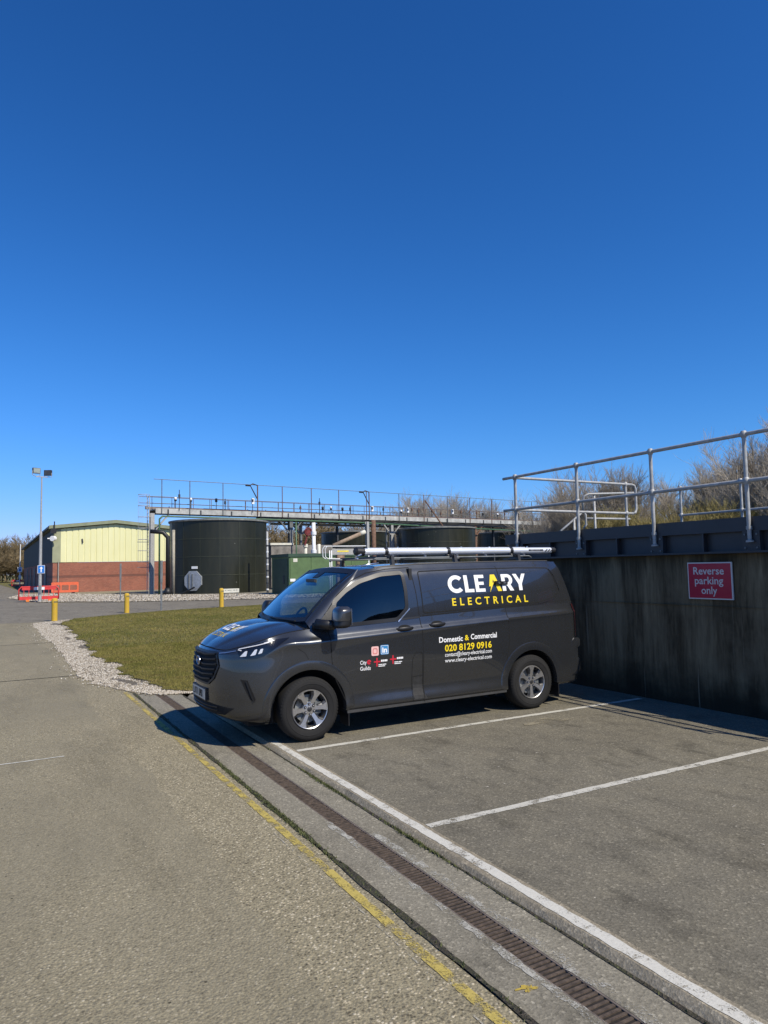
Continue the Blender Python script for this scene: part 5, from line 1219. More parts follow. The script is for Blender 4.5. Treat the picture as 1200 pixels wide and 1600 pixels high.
arrow_sign('road_sign', lx + .05, ly - .13, 2.17, .44, .54, 'blue sign with white upward arrow on the lamp post')
fpx = PX(31, 905, 112.); 
sp_ = thing('sign_post', (fpx[0], fpx[1], 0), 'distant pale sign post beside the far barrier', 'post'); mb = MB(); mb.cyl((fpx[0], fpx[1], -.05), (fpx[0], fpx[1], 6.6), .09, 8, .06); mb.build('pole', WHITE, sp_)
s_ = thing('road_sign', (fpx[0] - .1, fpx[1] - .12, 2.7), 'small white and blue sign on the distant pale post', 'sign')
mb = MB(); mb.box((fpx[0] - .35, fpx[1] - .16, 2.2), (fpx[0] + .3, fpx[1] - .12, 3.0)); mb.build('white_panel', WHITE, s_); mb = MB(); mb.box((fpx[0] - .18, fpx[1] - .165, 2.35), (fpx[0] + .14, fpx[1] - .161, 2.7)); mb.box((fpx[0] - .26, fpx[1] - .165, 2.8), (fpx[0] + .2, fpx[1] - .161, 2.92)); mb.build('blue_marking', BLUE, s_); mb = MB(); mb.box((fpx[0] - .2, fpx[1] - .16, 1.2), (fpx[0] + .2, fpx[1] - .12, 1.7)); mb.build('lower_panel', WHITE, s_)

# ------------------------------------------------------------------ plastic barriers
def barrier(x0, x1, y, label, style, group='plastic barriers by the hall', m=None, rz=0.0, H=1.0):
    L = x1 - x0; c = np.array(((x0 + x1) / 2, y, 0.)); m = m or REDP
    t = thing('plastic_barrier', tuple(c), label, 'barrier', group); ex = (math.cos(rz), math.sin(rz), 0)
    def bxp(a, b, z0, z1, mm, nm, th=.05, par=None):
        mb = MB(); cc = c + np.array(ex) * (a + b) / 2; mb.obox((cc[0], cc[1], (z0 + z1) / 2), ex, (-ex[1], ex[0], 0), (z1 - z0) / 2, (b - a) / 2, th / 2); return mb.build(nm, mm, par or t)
    h = L / 2
    if style == 'open':
        o = [(-h, .12), (-h, H - .18), (-h + .16, H), (h - .16, H), (h, H - .18), (h, .12)]
        mb = MB(); mb.tube([c + np.array(ex) * a + np.array((0, 0, z)) for a, z in o], .045, 8); mb.build('frame', m, t, smooth=True)
        bxp(-h + .18, h - .18, H - .22, H - .02, m, 'red_board', .05); bxp(-.26 * L / 2, .14 * L, H - .225, H - .015, WHITE, 'white_board', .058)
        bxp(-h + .03, h - .03, .12, .34, m, 'bottom_board', .05)
        for k in range(7): a = -h + L * (k + 1) / 8; bxp(a - .018, a + .018, .34, H - .22, m, 'slat', .03)
        for a in (-.28 * L, .28 * L):
            mb = MB(); cc = c + np.array(ex) * a; mb.obox((cc[0], cc[1], .06), ex, (-ex[1], ex[0], 0), .06, .10, .28); mb.build('foot', ORFOOT, t)
    else:
        holes = [rounded([(-h + .12 + i * (L - .2) / 3 + .04, .30), (-h + .12 + i * (L - .2) / 3 + (L - .2) / 3 - .06, .30), (-h + .12 + i * (L - .2) / 3 + (L - .2) / 3 - .06, .78), (-h + .12 + i * (L - .2) / 3 + .04, .78)], .10) for i in range(3)]
        outer = rounded([(-h, .10), (h, .10), (h, H - .05), (h - .1, H), (-h + .1, H), (-h, H - .05)], .08)
        for off in (0,):
            f = patch([outer] + holes, lambda u, v, o_: Vector(c + np.array(ex) * u + np.array((0, 0, v)) + np.array((ex[1], -ex[0], 0)) * .035), 0, .2)
            b = patch([outer] + holes, lambda u, v, o_: Vector(c + np.array(ex) * u + np.array((0, 0, v)) - np.array((ex[1], -ex[0], 0)) * .035), 0, .2); f.add(b.v, b.f)
            for pl_ in [outer] + holes:
                n = len(pl_); A1 = [c + np.array(ex) * u + np.array((0, 0, v)) + np.array((ex[1], -ex[0], 0)) * .035 for u, v in pl_]; A2 = [p - np.array((ex[1], -ex[0], 0)) * .07 for p in A1]; f.add(A1 + A2, [(i, (i + 1) % n, n + (i + 1) % n, n + i) for i in range(n)])
            f.build('panel', m, t, fix=False)
        for a in (-.3 * L, .3 * L):
            mb = MB(); cc = c + np.array(ex) * a; mb.obox((cc[0], cc[1], .05), ex, (-ex[1], ex[0], 0), .05, .12, .3); mb.build('foot', BLACK, t)
    return t
b0 = PX(28, 935, 49.5); b1 = PX(84, 935, 49.5)
barrier(b0[0] + .0, b0[0] + 2.45, ly + 1.0, 'red barrier with a white middle board round the lamp post', 'open', rz=-.02)
o0 = PX(80, 922, 66); barrier(o0[0], o0[0] + 2.35, o0[1], 'orange barrier with three holes against the brick wall', 'panel', m=ORANGEP, H=1.05)
f0 = PX(18, 911, 108); barrier(f0[0], f0[0] + 1.7, f0[1], 'distant red barrier at the far corner of the hall', 'open')
# ------------------------------------------------------------------ bollards and posts
def bollard(u, v, d, h, label):
    p = PX(u, v, d); x, y = p[0], p[1]
    t = thing('bollard', (x, y, ROADZ), label, 'bollard', 'yellow bollards along the lawn edge')
    mb = MB(); mb.lathe([(.115, -.05), (.11, h * .72), (.118, h * .78), (.118, h * .9), (.10, h * .97), (.05, h), (0, h)], (x, y, ROADZ), 'z', 20); mb.build('shaft', M_BOLY, t, auto=45)
    mb = MB(); mb.lathe([(.1195, h * .80), (.1195, h * .88)], (x, y, ROADZ), 'z', 20, R_(-110), R_(20)); mb.build('reflector', simple('faded_reflector', (.22, .17, .05), .4), t, fix=False); return t
bollard(85, 970, 28.4, .92, 'leftmost worn yellow bollard at the tip of the gravel')
bollard(198, 957, 33.2, .92, 'yellow bollard on the lawn edge in front of the brick hall')
bollard(346, 948, 36.6, .98, 'dull mossy yellow bollard in front of the dark tank')
for u, v, d, h, lab in ((188, 937, 47.5, 2.45, 'thin grey post standing in the gravel before the brick wall'), (252, 953, 34.8, 2.4, 'thin grey post at the lawn edge before the walkway leg')):
    p = PX(u, v, d); t = thing('post', (p[0], p[1], ROADZ), lab, 'post', 'thin grey posts')
    mb = MB(); mb.box((p[0] - .04, p[1] - .03, -.1), (p[0] + .04, p[1] + .03, h * .55)); mb.build('lower_section', GALVD, t); mb = MB(); mb.box((p[0] - .055, p[1] - .045, h * .55), (p[0] + .055, p[1] + .045, h)); mb.build('upper_sleeve', GALVD, t)
p = PX(361, 923, 50); t = thing('notice_board', (p[0], p[1], 0), 'low white notice board on the gravel beside the mossy bollard', 'sign')
mb = MB(); mb.box((p[0] - .58, p[1] - .02, .28), (p[0] + .58, p[1] + .02, .56)); bd = mb.build('board', CREAM, t)
for i, w_ in enumerate((.12, .2, .09, .16, .14)):
    mb = MB(); xx = p[0] - .45 + .2 * i; mb.box((xx, p[1] - .024, .43), (xx + w_ * .8, p[1] - .0205, .475)); mb.build('faded_text', GALVD, bd)
for dx in (-.45, .45): mb = MB(); mb.box((p[0] + dx - .03, p[1] + .02, -.1), (p[0] + dx + .03, p[1] + .06, .5)); mb.build('leg', GALVD, t)

# ------------------------------------------------------------------ tanks
def tank(u, dc, r, h, label, detail):
    c = PX(u, 900, dc); x, y = c[0], c[1]; t = thing('storage_tank', (x, y, 0), label, 'tank', 'dark round storage tanks')
    mb = MB(); mb.lathe([(r, -.05), (r, h)], (x, y, 0), 'z', 96); mb.build('shell', M_TANK, t, smooth=True, fix=False)
    mb = MB(); mb.lathe([(r + .05, h - .06), (r + .12, h - .02), (r + .12, h + .10), (r + .02, h + .12)], (x, y, 0), 'z', 64); mb.build('rim', simple('grey_tank_rim', (.2, .205, .19), .7, .2, .4, 3, .2), t, auto=40)
    mb = MB(); mb.lathe([(r, h + .08), (r * .6, h + .24), (.3, h + .38), (0, h + .38)], (x, y, 0), 'z', 32); mb.build('roof', simple('mottled_tank_roof', (.13, .13, .115), .8, 0, .7, 2.2, .3), t, fix=False)
    JM = simple('tank_joint', (.042, .046, .028), .5, .2, .3, 3)
    mb = MB()
    for z in (h * .25, h * .50, h * .745): mb.lathe([(r + .004, z - .03), (r + .02, z - .02), (r + .02, z + .02), (r + .004, z + .03)], (x, y, 0), 'z', 64)
    mb.build('ring_joint', JM, t, fix=False)
    for k in range(16):
        a = 2 * math.pi * (k + .35) / 16; mb = MB(); q = np.array((x + (r + .006) * math.cos(a), y + (r + .006) * math.sin(a))); ex = (-math.sin(a), math.cos(a), 0); mb.obox((q[0], q[1], h / 2), ex, (math.cos(a), math.sin(a), 0), h / 2 - .05, .022, .008); mb.build('upright_joint', JM, t)
    return t, x, y
t1, tx, ty = tank(342, 61.3, 4.08, 5.95, 'nearest dark green tank with an octagonal steel hatch, beside the hall', True)
ca = math.atan2(CAM[1] - ty, CAM[0] - tx)
def on_tank(u, z, off):                       # u: pixel column
    dv = PX(u, 900, 1) - CAM; dv = dv[:2] / np.linalg.norm(dv[:2]); o = CAM[:2] - np.array((tx, ty)); b = o @ dv; cc = o @ o - (4.08 + off) ** 2; s = -b - math.sqrt(max(0, b * b - cc)); return np.array((CAM[0] + dv[0] * s, CAM[1] + dv[1] * s, z))
hc = on_tank(302, 1.05, .02); nrm = np.array((hc[0] - tx, hc[1] - ty, 0)); nrm /= np.linalg.norm(nrm); tg = np.array((-nrm[1], nrm[0], 0))
mb = MB(); oc = [(.82 * math.cos(math.pi / 8 + k * math.pi / 4), .86 * math.sin(math.pi / 8 + k * math.pi / 4)) for k in range(8)]
mb.prism(oc, hc - nrm * .12, tg, (0, 0, 1), nrm, .2); hat = mb.build('hatch', simple('hatch_galvanised', (.36, .38, .4), .45, .4, .25, 4), t1)
mb = MB(); mb.prism([(-.42, -.6), (-.30, -.6), (-.30, .55), (-.42, .55)], hc + nrm * .08, tg, (0, 0, 1), nrm, .05); mb.prism([(-.10, -.6), (.0, -.6), (.0, .55), (-.10, .55)], hc + nrm * .08, tg, (0, 0, 1), nrm, .05); mb.build('hatch_ribs', GALVD, hat)
mb = MB(); mb.tube([hc + nrm * .5 - tg * .9 + np.array((0, 0, -1.1)), hc + nrm * .42 - tg * .4 + np.array((0, 0, -.85)), hc + nrm * .3 + tg * .3 + np.array((0, 0, -.5))], .07, 8); mb.build('davit_arm', BLACK, hat)
lc = on_tank(304, 2.12, .02); mb = MB(); mb.prism([(-.26, -.1), (.26, -.1), (.26, .1), (-.26, .1)], lc - nrm * .02, tg, (0, 0, 1), nrm, .05); mb.build('label_plate', WHITE, t1)
tank(556, 84, 4.0, 5.9, 'second dark tank partly hidden behind the van roof tube', False)
tank(684, 75, 4.05, 5.7, 'third dark tank between the walkway columns above the van', False)
tank(800, 93, 4.3, 5.9, 'farthest dark tank beside the platform corner', False)

# ------------------------------------------------------------------ elevated walkway (gantry)
GK = 1.10; S0 = CAM[:2] + GK * (np.array((7.81, 48.22)) - CAM[:2]); S1 = CAM[:2] + GK * (np.array((58.0, 56.0)) - CAM[:2]); GD = (S1 - S0); GL_ = np.linalg.norm(GD); GD /= GL_; GN = np.array((-GD[1], GD[0])); DZ = 6.55
gw = thing('walkway', (S0[0], S0[1], 0), 'long elevated steel walkway with handrails running in front of the tanks', 'walkway')
def G(s, n=0, z=DZ): q = S0 + GD * s + GN * n; return np.array((q[0], q[1], CAM[2] + GK * (z - CAM[2])))
def s_of(u, n=0):                       # where the sight line of pixel column u meets the walkway line
    dv = PX(u, 850, 1)[:2] - CAM[:2]; o = S0 + GN * n - CAM[:2]; den = dv[0] * GD[1] - dv[1] * GD[0]; return float(-(dv[0] * o[1] - dv[1] * o[0]) / den)
e3 = np.array((GD[0], GD[1], 0)); n3 = np.array((GN[0], GN[1], 0))
def gbox(s0, s1, n0, n1, z0, z1, nm, m, par=None):
    mb = MB(); mb.obox(G((s0 + s1) / 2, (n0 + n1) / 2, (z0 + z1) / 2), e3, n3, GK * (z1 - z0) / 2, (s1 - s0) / 2, (n1 - n0) / 2); return mb.build(nm, m, par or gw)
DECKM = simple('pale_deck_edge', (.42, .42, .39), .7, .2, .35, 1.6, .1)
gbox(0, GL_, -.05, 0, DZ - .28, DZ + .12, 'edge_beam', DECKM); gbox(0, GL_, 0, 1.4, DZ - .02, DZ + .04, 'deck_grating', GALVD); gbox(0, GL_, 1.4, 1.45, DZ - .28, DZ + .14, 'edge_beam', GALVD)
gbox(0, GL_, 2.4, 2.55, DZ + .2, DZ + .42, 'pipe_tray', simple('rusty_tray', (.19, .15, .125), .8, 0, .4, 1.5)); gbox(2.0, GL_, 1.8, 1.95, DZ + .1, DZ + .2, 'pipe_tray', RUST)
gbox(10, GL_, .1, 1.3, DZ - .62, DZ - .3, 'under_beam', DARKST)
s = 1.0; k = 0
while s < GL_: gbox(s, s + .12, -.09, -.051, DZ - .34, DZ + .06, 'cleat', DARKST); s += 2.9
POSTU = (252, 296, 348, 441, 486.6, 529.6, 573, 624, 663, 700, 735, 769, 802, 832)
for u in POSTU:
    s = s_of(u); mb = MB(); mb.cyl(G(s, -.09, DZ - .3), G(s, -.09, DZ + 2.35), .04, 6); mb.build('tall_post', RUST if u % 2 else GALVD, gw)
mb = MB(); mb.tube([G(-.2, -.09, DZ + 2.33), G(GL_, -.09, DZ + 2.33)], .028, 6); mb.build('head_wire', GALVD, gw)
for n, zz in ((1.42, 1.15), (1.42, .62)):
    mb = MB(); mb.tube([G(-.3, n, DZ + zz), G(GL_, n, DZ + zz)], .03, 6); mb.build('handrail', GALVD, gw)
for n, zz in ((3.1, 1.25), (3.1, .75)):
    mb = MB(); mb.tube([G(-.3, n, DZ + zz), G(GL_, n, DZ + zz)], .025, 6); mb.build('handrail', RUST, gw)
s = .2
while s < GL_: 
    mb = MB(); mb.cyl(G(s, 1.42, DZ), G(s, 1.42, DZ + 1.15), .028, 6); mb.build('rail_post', GALVD, gw); 
    if s > .5: mb = MB(); mb.cyl(G(s + .9, 3.1, DZ), G(s + .9, 3.1, DZ + 1.25), .025, 6); mb.build('rail_post', RUST, gw)
    s += 1.75
# cable bundles sagging below the deck, tray brackets and small pipes
CAB = simple('cable_black', (.03, .03, .028), .7, 0, .3, 4)
def sag(s0, s1, n, z, dz, r, m, nm):
    mb = MB(); mb.tube([G(s0 + (s1 - s0) * t, n, z - dz * math.sin(math.pi * ((t * max(1, round((s1 - s0) / 3.2))) % 1.0))) for t in np.linspace(0, 1, int((s1 - s0) * 5))], r, 5); mb.build(nm, m, gw, smooth=True)
sag(9.5, GL_ - 1, .1, DZ - .36, .12, .05, CAB, 'cable_bundle'); sag(10.2, GL_ - 3, .5, DZ - .42, .18, .06, CAB, 'cable_bundle'); sag(12, GL_ - 4, -.12, DZ - .30, .10, .035, CAB, 'cable_bundle')
for n, z, r, m in ((.3, DZ + .16, .06, RUST), (1.2, DZ + .24, .05, GALV), (2.0, DZ + .34, .07, GALVD), (2.2, DZ + .12, .05, RUST), (.8, DZ - .5, .09, GALVD), (1.1, DZ - .72, .06, GALV)):
    mb = MB(); mb.tube([G(rng.uniform(1.5, 9), n, z), G(GL_ - rng.uniform(1, 4), n, z)], r, 6); mb.build('service_line', m, gw, smooth=True)
s = 2.0
while s < GL_:
    mb = MB(); mb.beam(G(s, 2.2, DZ - .25), G(s, 2.2, DZ + .5), .05, .05); mb.build('tray_bracket', RUST if int(s) % 3 else GALVD, gw)
    if s > 11: mb = MB(); mb.beam(G(s, .7, DZ - .3), G(s + .9, .7, DZ - .85), .09, .09); mb.build('lattice_bar', GALVD, gw); mb = MB(); mb.beam(G(s + .9, .7, DZ - .85), G(s + 1.8, .7, DZ - .3), .09, .09); mb.build('lattice_bar', GALVD, gw)
    s += 1.9
mb = MB(); mb.tube([G(11.2, .7, DZ - .86), G(GL_ - .5, .7, DZ - .86)], .08, 6); mb.build('lattice_chord', GALVD, gw)
for u, n, zz in ((280, -.1, 1.6), (352, .2, 1.1), (470, .6, .9), (500, -.1, 1.5), (548, .5, 1.0), (600, .2, 1.1), (645, .9, 1.3), (655, .5, 1.1), (676, .4, 1.2), (690, .8, .9), (722, .5, 1.2), (746, .2, 1.1), (790, .6, 1.2), (812, .4, 1.3)):
    s = s_of(u, n); mb = MB(); mb.cyl(G(s, n, DZ), G(s, n, DZ + zz), .035, 6); mb.obox(G(s, n, DZ + zz * .7), e3, n3, .14, .07, .07); mb.build('valve_stem', RUST if u % 4 else DARKST, gw)
# columns with knee braces
def column(u, w_, m, brace=True, n=.3, zt=DZ - .28, lab='column'):
    s = s_of(u, n); mb = MB(); b = G(s, n, 0)
    for q in (-1, 1): mb.obox(G(s, n + q * w_ / 2, zt / 2), e3, n3, GK * zt / 2 + .02, w_ / 2, .02)
    mb.obox(G(s, n, zt / 2), e3, n3, GK * zt / 2 + .02, .015, w_ / 2 - .021); mb.obox(G(s, n, -.02), e3, n3, .03, w_ * .9, w_ * .9); mb.build(lab, m, gw)
    if brace:
        for q in ((1,) if u < 240 else (-1, 1)): mb = MB(); mb.beam(G(s + q * .15, n - .1, zt - 1.35), G(s + q * 1.45, n - .1, zt - .02), .14, .12); mb.build('knee_brace', m, gw)
    return s
column(237, .34, GALV, True, .25); column(454, .36, GALVD); column(612, .3, GALV); column(742, .36, RUST)
for u_, m_ in ((470, GALVD), (527, DARKST), (640, GALVD), (622, GALV), (726, GALVD), (771, DARKST), (815, GALV)): column(u_, .2, m_, u_ % 2 == 0, 1.3)
column(574, .28, GALV, False, -1.0, 6.0, 'outer_column')
s = s_of(584, -.6); mb = MB(); mb.cyl(G(s, -.6, 0), G(s, -.6, 6.2), .24, 16); mb.build('brown_column', RUST, gw, smooth=True)
s = s_of(607, .9)
for q in (0, .5, 1.0):
    mb = MB(); mb.cyl(G(s + q, 1.2, 0), G(s + q, 1.2, 6.2), .07, 8); mb.build('vertical_pipe', GALV, gw, smooth=True)
for u0, v0, u1, v1, d in ((698, 783, 740, 822, 69),):
    mb = MB(); mb.beam(PX(664, 782, 75), PX(692, 822, 75.8), .12, .1); mb.build('diagonal_stay', RUST, gw)
# green service pipe slung under the walkway
gp = thing('service_pipe', (S0[0], S0[1] - .5, 0), 'green pipe on thin green legs running below the walkway', 'pipe')
sa = s_of(249, -.6); mb = MB(); mb.tube([G(sa, -.6, 0), G(sa, -.6, 5.8), G(sa + .25, -.6, 6.02), G(sa + 9, -.6, 6.0), G(20, -.6, 5.95), G(GL_ - 8, -.6, 5.45)], .075, 8); mb.build('pipe_run', GREENP, gp, smooth=True)
for u in (463, 574, 700):
    s = s_of(u, -.6); mb = MB(); mb.cyl(G(s, -.6, 0), G(s, -.6, 5.85), .07, 8); mb.build('leg', GREENP, gp, smooth=True)
# fittings on the walkway
for i, (u, n, hh, kind, lab) in enumerate(((274, 1.0, 1.0, 0, 'white round lamp fitting at the left end of the walkway'), (298, 1.0, 1.0, 0, 'white lamp fitting beside the second tall walkway post'), (338, 1.0, 1.05, 1, 'dark hanging lamp fitting above the nearest tank'),
        (395, -.2, .95, 2, 'white switch box below the first walkway davit'), (505, 1.0, .75, 1, 'small dark fitting on the walkway above the green kiosk'), (518, 1.0, .8, 0, 'white lamp on the walkway before the second davit'), (536, 1.0, .75, 1, 'dark fitting beside the white walkway lamp'), (582, -.2, .75, 2, 'white switch box below the second walkway davit'),
        (628, 1.0, .75, 0, 'round white fitting just right of a tall walkway post'), (638, .3, .8, 2, 'tall white cabinet on the walkway'), (708, .3, .85, 2, 'white twin box on the walkway near the brown column'), (756, .8, .8, 1, 'dark fitting on the walkway beyond the brown column'), (779, .8, .8, 0, 'small white fitting on the far walkway'))):
    s = s_of(u, n); t = thing('walkway_fitting', tuple(G(s, n, DZ)), lab, 'lamp fitting', 'small fittings along the walkway')
    mb = MB(); mb.cyl(G(s, n, DZ), G(s, n, DZ + hh), .03, 6); mb.build('stem', DARKST, t)
    mb = MB()
    if kind == 2: mb.obox(G(s, n - .05, DZ + hh), e3, n3, .26, .12, .08); mb.build('box', WHITE, t); mb = MB(); mb.obox(G(s - .05, n - .16, DZ + hh + .05), e3, n3, .12, .07, .01); mb.build('dark_panel', BLACK, t)
    else: mb.lathe([(0, .14), (.09, .13), (.125, .03), (.105, -.08), (.05, -.13), (0, -.13)], tuple(G(s, n, DZ + hh)), 'z', 14); mb.build('head', WHITE if kind == 0 else DARKST, t, smooth=True); mb = MB(); mb.lathe([(.0, -.22), (.11, -.2), (.125, -.10)], tuple(G(s, n, DZ + hh)), 'z', 14); mb.build('base', BLACK, t)
for u, lab in ((403, 'hinged davit lamp leaning left over the nearest tank'), (578, 'second hinged davit lamp above the white switch box')):
    s = s_of(u, -.1); t = thing('davit_lamp', tuple(G(s, -.1, DZ)), lab, 'lamp')
    mb = MB(); mb.cyl(G(s, -.1, DZ - .2), G(s, -.1, DZ + 2.3), .06, 8); mb.build('mast', RUST, t)
    mb = MB(); mb.tube([G(s, -.1, DZ + 2.3), G(s - .5, -.1, DZ + 2.42), G(s - .75, -.1, DZ + 2.28), G(s - .05, -.1, DZ + 1.2)], .055, 6); mb.build('folding_arm', DARKST, t); mb = MB(); mb.obox(G(s - .95, -.1, DZ + 2.26), e3, n3, .07, .22, .12); mb.build('lamp_head', BLACK, t)
# caged ladder at the left end
cl = thing('caged_ladder', (S0[0] - .8, S0[1], 0), 'galvanised caged ladder climbing to the left end of the walkway', 'ladder')
for q in (0, .45):
    mb = MB(); mb.beam(G(-.45 - q * 0, .2 + q, 0), G(-.45, .2 + q, DZ + 1.1), .06, .05); mb.build('stile', GALV, cl)
z = .3
while z < DZ + 1: mb = MB(); mb.cyl(G(-.45, .2, z), G(-.45, .65, z), .015, 6); mb.build('rung', GALV, cl); z += .3
for k in range(7):
    z = 2.6 + k * .85; mb = MB(); mb.tube([G(-.45, .1, z)] + [G(-.45 - .75 * math.sin(a) - .1, .42 - .42 * math.cos(a), z) for a in np.linspace(.2, math.pi - .2, 9)] + [G(-.45, .75, z)], .018, 6, False); mb.build('cage_hoop', GALV, cl)
for a in np.linspace(.3, math.pi - .3, 5):
    mb = MB(); mb.beam(G(-.55 - .75 * math.sin(a), .42 - .42 * math.cos(a), 2.6), G(-.55 - .75 * math.sin(a), .42 - .42 * math.cos(a), DZ + 1.15), .025, .012); mb.build('cage_strap', GALV, cl)
for z in (2.2, 4.1): mb = MB(); mb.beam(G(-1.35, .42, z), G(-.3, .42, z), .05, .05); mb.build('stay', GALVD, cl)
# black downpipe beside the tank
bpx = PX(262, 900, 57.2); t = thing('downpipe', (bpx[0], bpx[1], 0), 'fat black downpipe bending at the top left of the nearest tank', 'pipe')
mb = MB(); q = bpx; mb.tube([(q[0] - 1.3, q[1] + .3, 5.1), (q[0] - .35, q[1] + .1, 5.0), (q[0], q[1], 4.6), (q[0], q[1], .5)], .17, 12); mb.build('pipe', BLACK, t, smooth=True); mb = MB(); mb.cyl((q[0], q[1], -.05), (q[0], q[1], .55), .42, 16, .2); mb.build('boot', BLACK, t, smooth=True)
cpx = PX(271, 900, 57.4); t = thing('conduit', (cpx[0], cpx[1], 0), 'pale upright conduit at the left edge of the nearest tank', 'pipe'); mb = MB(); mb.cyl((cpx[0], cpx[1], 0), (cpx[0], cpx[1], 5.2), .12, 10); mb.build('pipe', simple('tan_pipe', (.34, .31, .24), .6), t, smooth=True)
cpx = PX(418, 900, 57.0); t = thing('conduit', (cpx[0], cpx[1], 0), 'banded white conduit at the right edge of the nearest tank', 'pipe'); mb = MB(); mb.cyl((cpx[0], cpx[1], 0), (cpx[0], cpx[1], 4.9), .085, 10); pp_ = mb.build('pipe', GALV, t, smooth=True)
for k in range(9): mb = MB(); mb.cyl((cpx[0], cpx[1], .2 + .5 * k), (cpx[0], cpx[1], .32 + .5 * k), .10, 10); mb.build('clip', DARKST if k % 2 else WHITE, pp_)

# ------------------------------------------------------------------ green kiosk and pipework behind the van
kc = PX(452, 900, 51.0); kx, ky = kc[0], kc[1]
ki = thing('kiosk', (kx + 3.5, ky + 1.8, 0), 'large green steel kiosk between the nearest tank and the van', 'kiosk')
mb = MB(); mb.box((kx, ky, -.05), (kx + 6.6, ky + 3.6, 2.72)); mb.build('body', M_GREEN, ki)
mb = MB(); mb.box((kx - .08, ky - .08, 2.72), (kx + 6.7, ky + 3.7, 2.95)); mb.build('roof_cap', M_GREEND, ki)
for k in range(4): mb = MB(); x = kx + .08 + 1.63 * k; mb.box((x, ky - .03, .1), (x + 1.56, ky - .001, 2.66)); dr = mb.build('door', M_GREEN, ki); mb = MB(); mb.box((x + 1.35, ky - .06, 1.2), (x + 1.4, ky - .03, 1.45)); mb.build('handle', GALV, dr)
mb = MB(); mb.box((kx - .03, ky + .3, .1), (kx - .001, ky + 3.3, 2.6)); dr = mb.build('door', M_GREEND, ki); mb = MB(); mb.box((kx - .07, ky + .9, .8), (kx - .03, ky + 1.1, 1.4)); mb.build('handle', DARKST, dr)  # left face door in darker green, its shade put into the colour
mb = MB(); mb.box((kx + .3, ky - .05, 2.35), (kx + .62, ky - .031, 2.6)); mb.build('notice', CREAM, ki)
mb = MB(); mb.box((kx + .05, ky - .05, .95), (kx + .45, ky - .031, 1.15)); mb.build('notice', WHITE, ki)
def vpipe(u, d, z1, r, m, label, collar=None):
    p = PX(u, 900, d); t = thing('standpipe', (p[0], p[1], 0), label, 'pipe'); mb = MB(); mb.cyl((p[0], p[1], -.05), (p[0], p[1], z1), r, 14); mb.build('pipe', m, t, smooth=True)
    for z in (collar or ()): mb = MB(); mb.cyl((p[0], p[1], z), (p[0], p[1], z + .28), r * 1.5, 14); mb.build('collar', m, t, auto=40)
    return p
vpipe(491, 58, 5.6, .15, WHITE, 'tall white standpipe behind the green kiosk', (3.1, 4.6))
vpipe(478, 63, 3.9, .14, CREAM, 'short cream standpipe below the red valve wheel', (3.75,)); vpipe(499, 63, 4.0, .14, CREAM, 'cream standpipe just right of the tall white one')
vpipe(691, 66, 3.8, .13, WHITE, 'white standpipe at the right of the third tank') if False else None
DRED = simple('dull_red_paint', (.16, .022, .022), .7, 0, .35, 4); p = PX(481, 831, 63); t = thing('valve_wheel', tuple(p), 'red valve wheel above the cream standpipe', 'valve'); 
mb = MB(); mb.tube([(p[0] + .32 * math.cos(a), p[1] - .1, p[2] + .32 * math.sin(a)) for a in np.linspace(0, 2 * math.pi, 20)], .07, 6); mb.build('wheel_rim', DRED, t, smooth=True); mb = MB(); mb.cyl((p[0], p[1] - .12, p[2]), (p[0], p[1] + .1, p[2]), .22, 12); mb.build('gearbox', DRED, t); mb = MB(); mb.tube([(p[0], p[1], p[2]), (p[0] - .3, p[1], 3.9)], .08, 8); mb.build('spindle', DRED, t)
p1, p2 = PX(520, 853, 60), PX(570, 831, 62); t = thing('sloping_pipe', tuple(p1), 'rusty sloping pipe with a pale end beside the grey column', 'pipe'); mb = MB(); mb.tube([p1, p1 + (p2 - p1) * .85], .17, 12); mb.build('pipe', simple('tan_rust', (.27, .2, .14), .8, 0, .35, 4), t, smooth=True); mb = MB(); mb.tube([p1 + (p2 - p1) * .85, p2], .19, 12); mb.build('end_socket', CREAM, t, smooth=True)
# low handrail loop and plate before the kiosk
D2 = 46.; hr = thing('loop_handrail', tuple(PX(505, 935, D2)), 'thin white looped handrail in front of the green kiosk', 'railing')
for du_, nm in ((0, 'outer_loop'), (4, 'inner_loop')):
    mb = MB(); mb.tube([PX(570, 873, D2 + 1), PX(508 + du_, 873, D2), PX(504.5 + du_, 870, D2), PX(504 + du_, 858, D2), PX(507 + du_, 853.5, D2), PX(572, 853, D2 + 1)], .03, 8); mb.build(nm, WHITE, hr, smooth=True)
for u in (515, 518, 576): q = PX(u, 860, D2 + .2); mb = MB(); mb.cyl((q[0], q[1], 0), q, .035, 8); mb.build('post', WHITE, hr, smooth=True)
q0, q1 = PX(520, 855, D2 + .6), PX(567, 855.5, D2 + 1.2); mb = MB(); mb.tube([q0, q1], .075, 10); mb.build('grab_bar', DARKST, hr, smooth=True)
q0 = PX(536, 862, D2 + 1.5); pt_ = thing('warning_plate', tuple(q0), 'grey plate with a yellow strip fixed above a rusty post', 'sign'); mb = MB(); mb.box((q0[0] - .8, q0[1], q0[2] - .2), (q0[0] + .8, q0[1] + .03, q0[2] + .2)); mb.build('plate', GALV, pt_); mb = MB(); mb.box((q0[0] - .42, q0[1] - .01, q0[2] - .02), (q0[0] + .42, q0[1], q0[2] + .08)); mb.build('yellow_strip', simple('yellow_strip', (.75, .62, .08), .5), pt_); mb = MB(); mb.box((q0[0] - .42, q0[1] + .03, 0), (q0[0] + .12, q0[1] + .3, q0[2] - .2)); mb.build('rusty_post', simple('flaking_rust', (.22, .15, .1), .9, 0, .7, 3, .3), pt_)
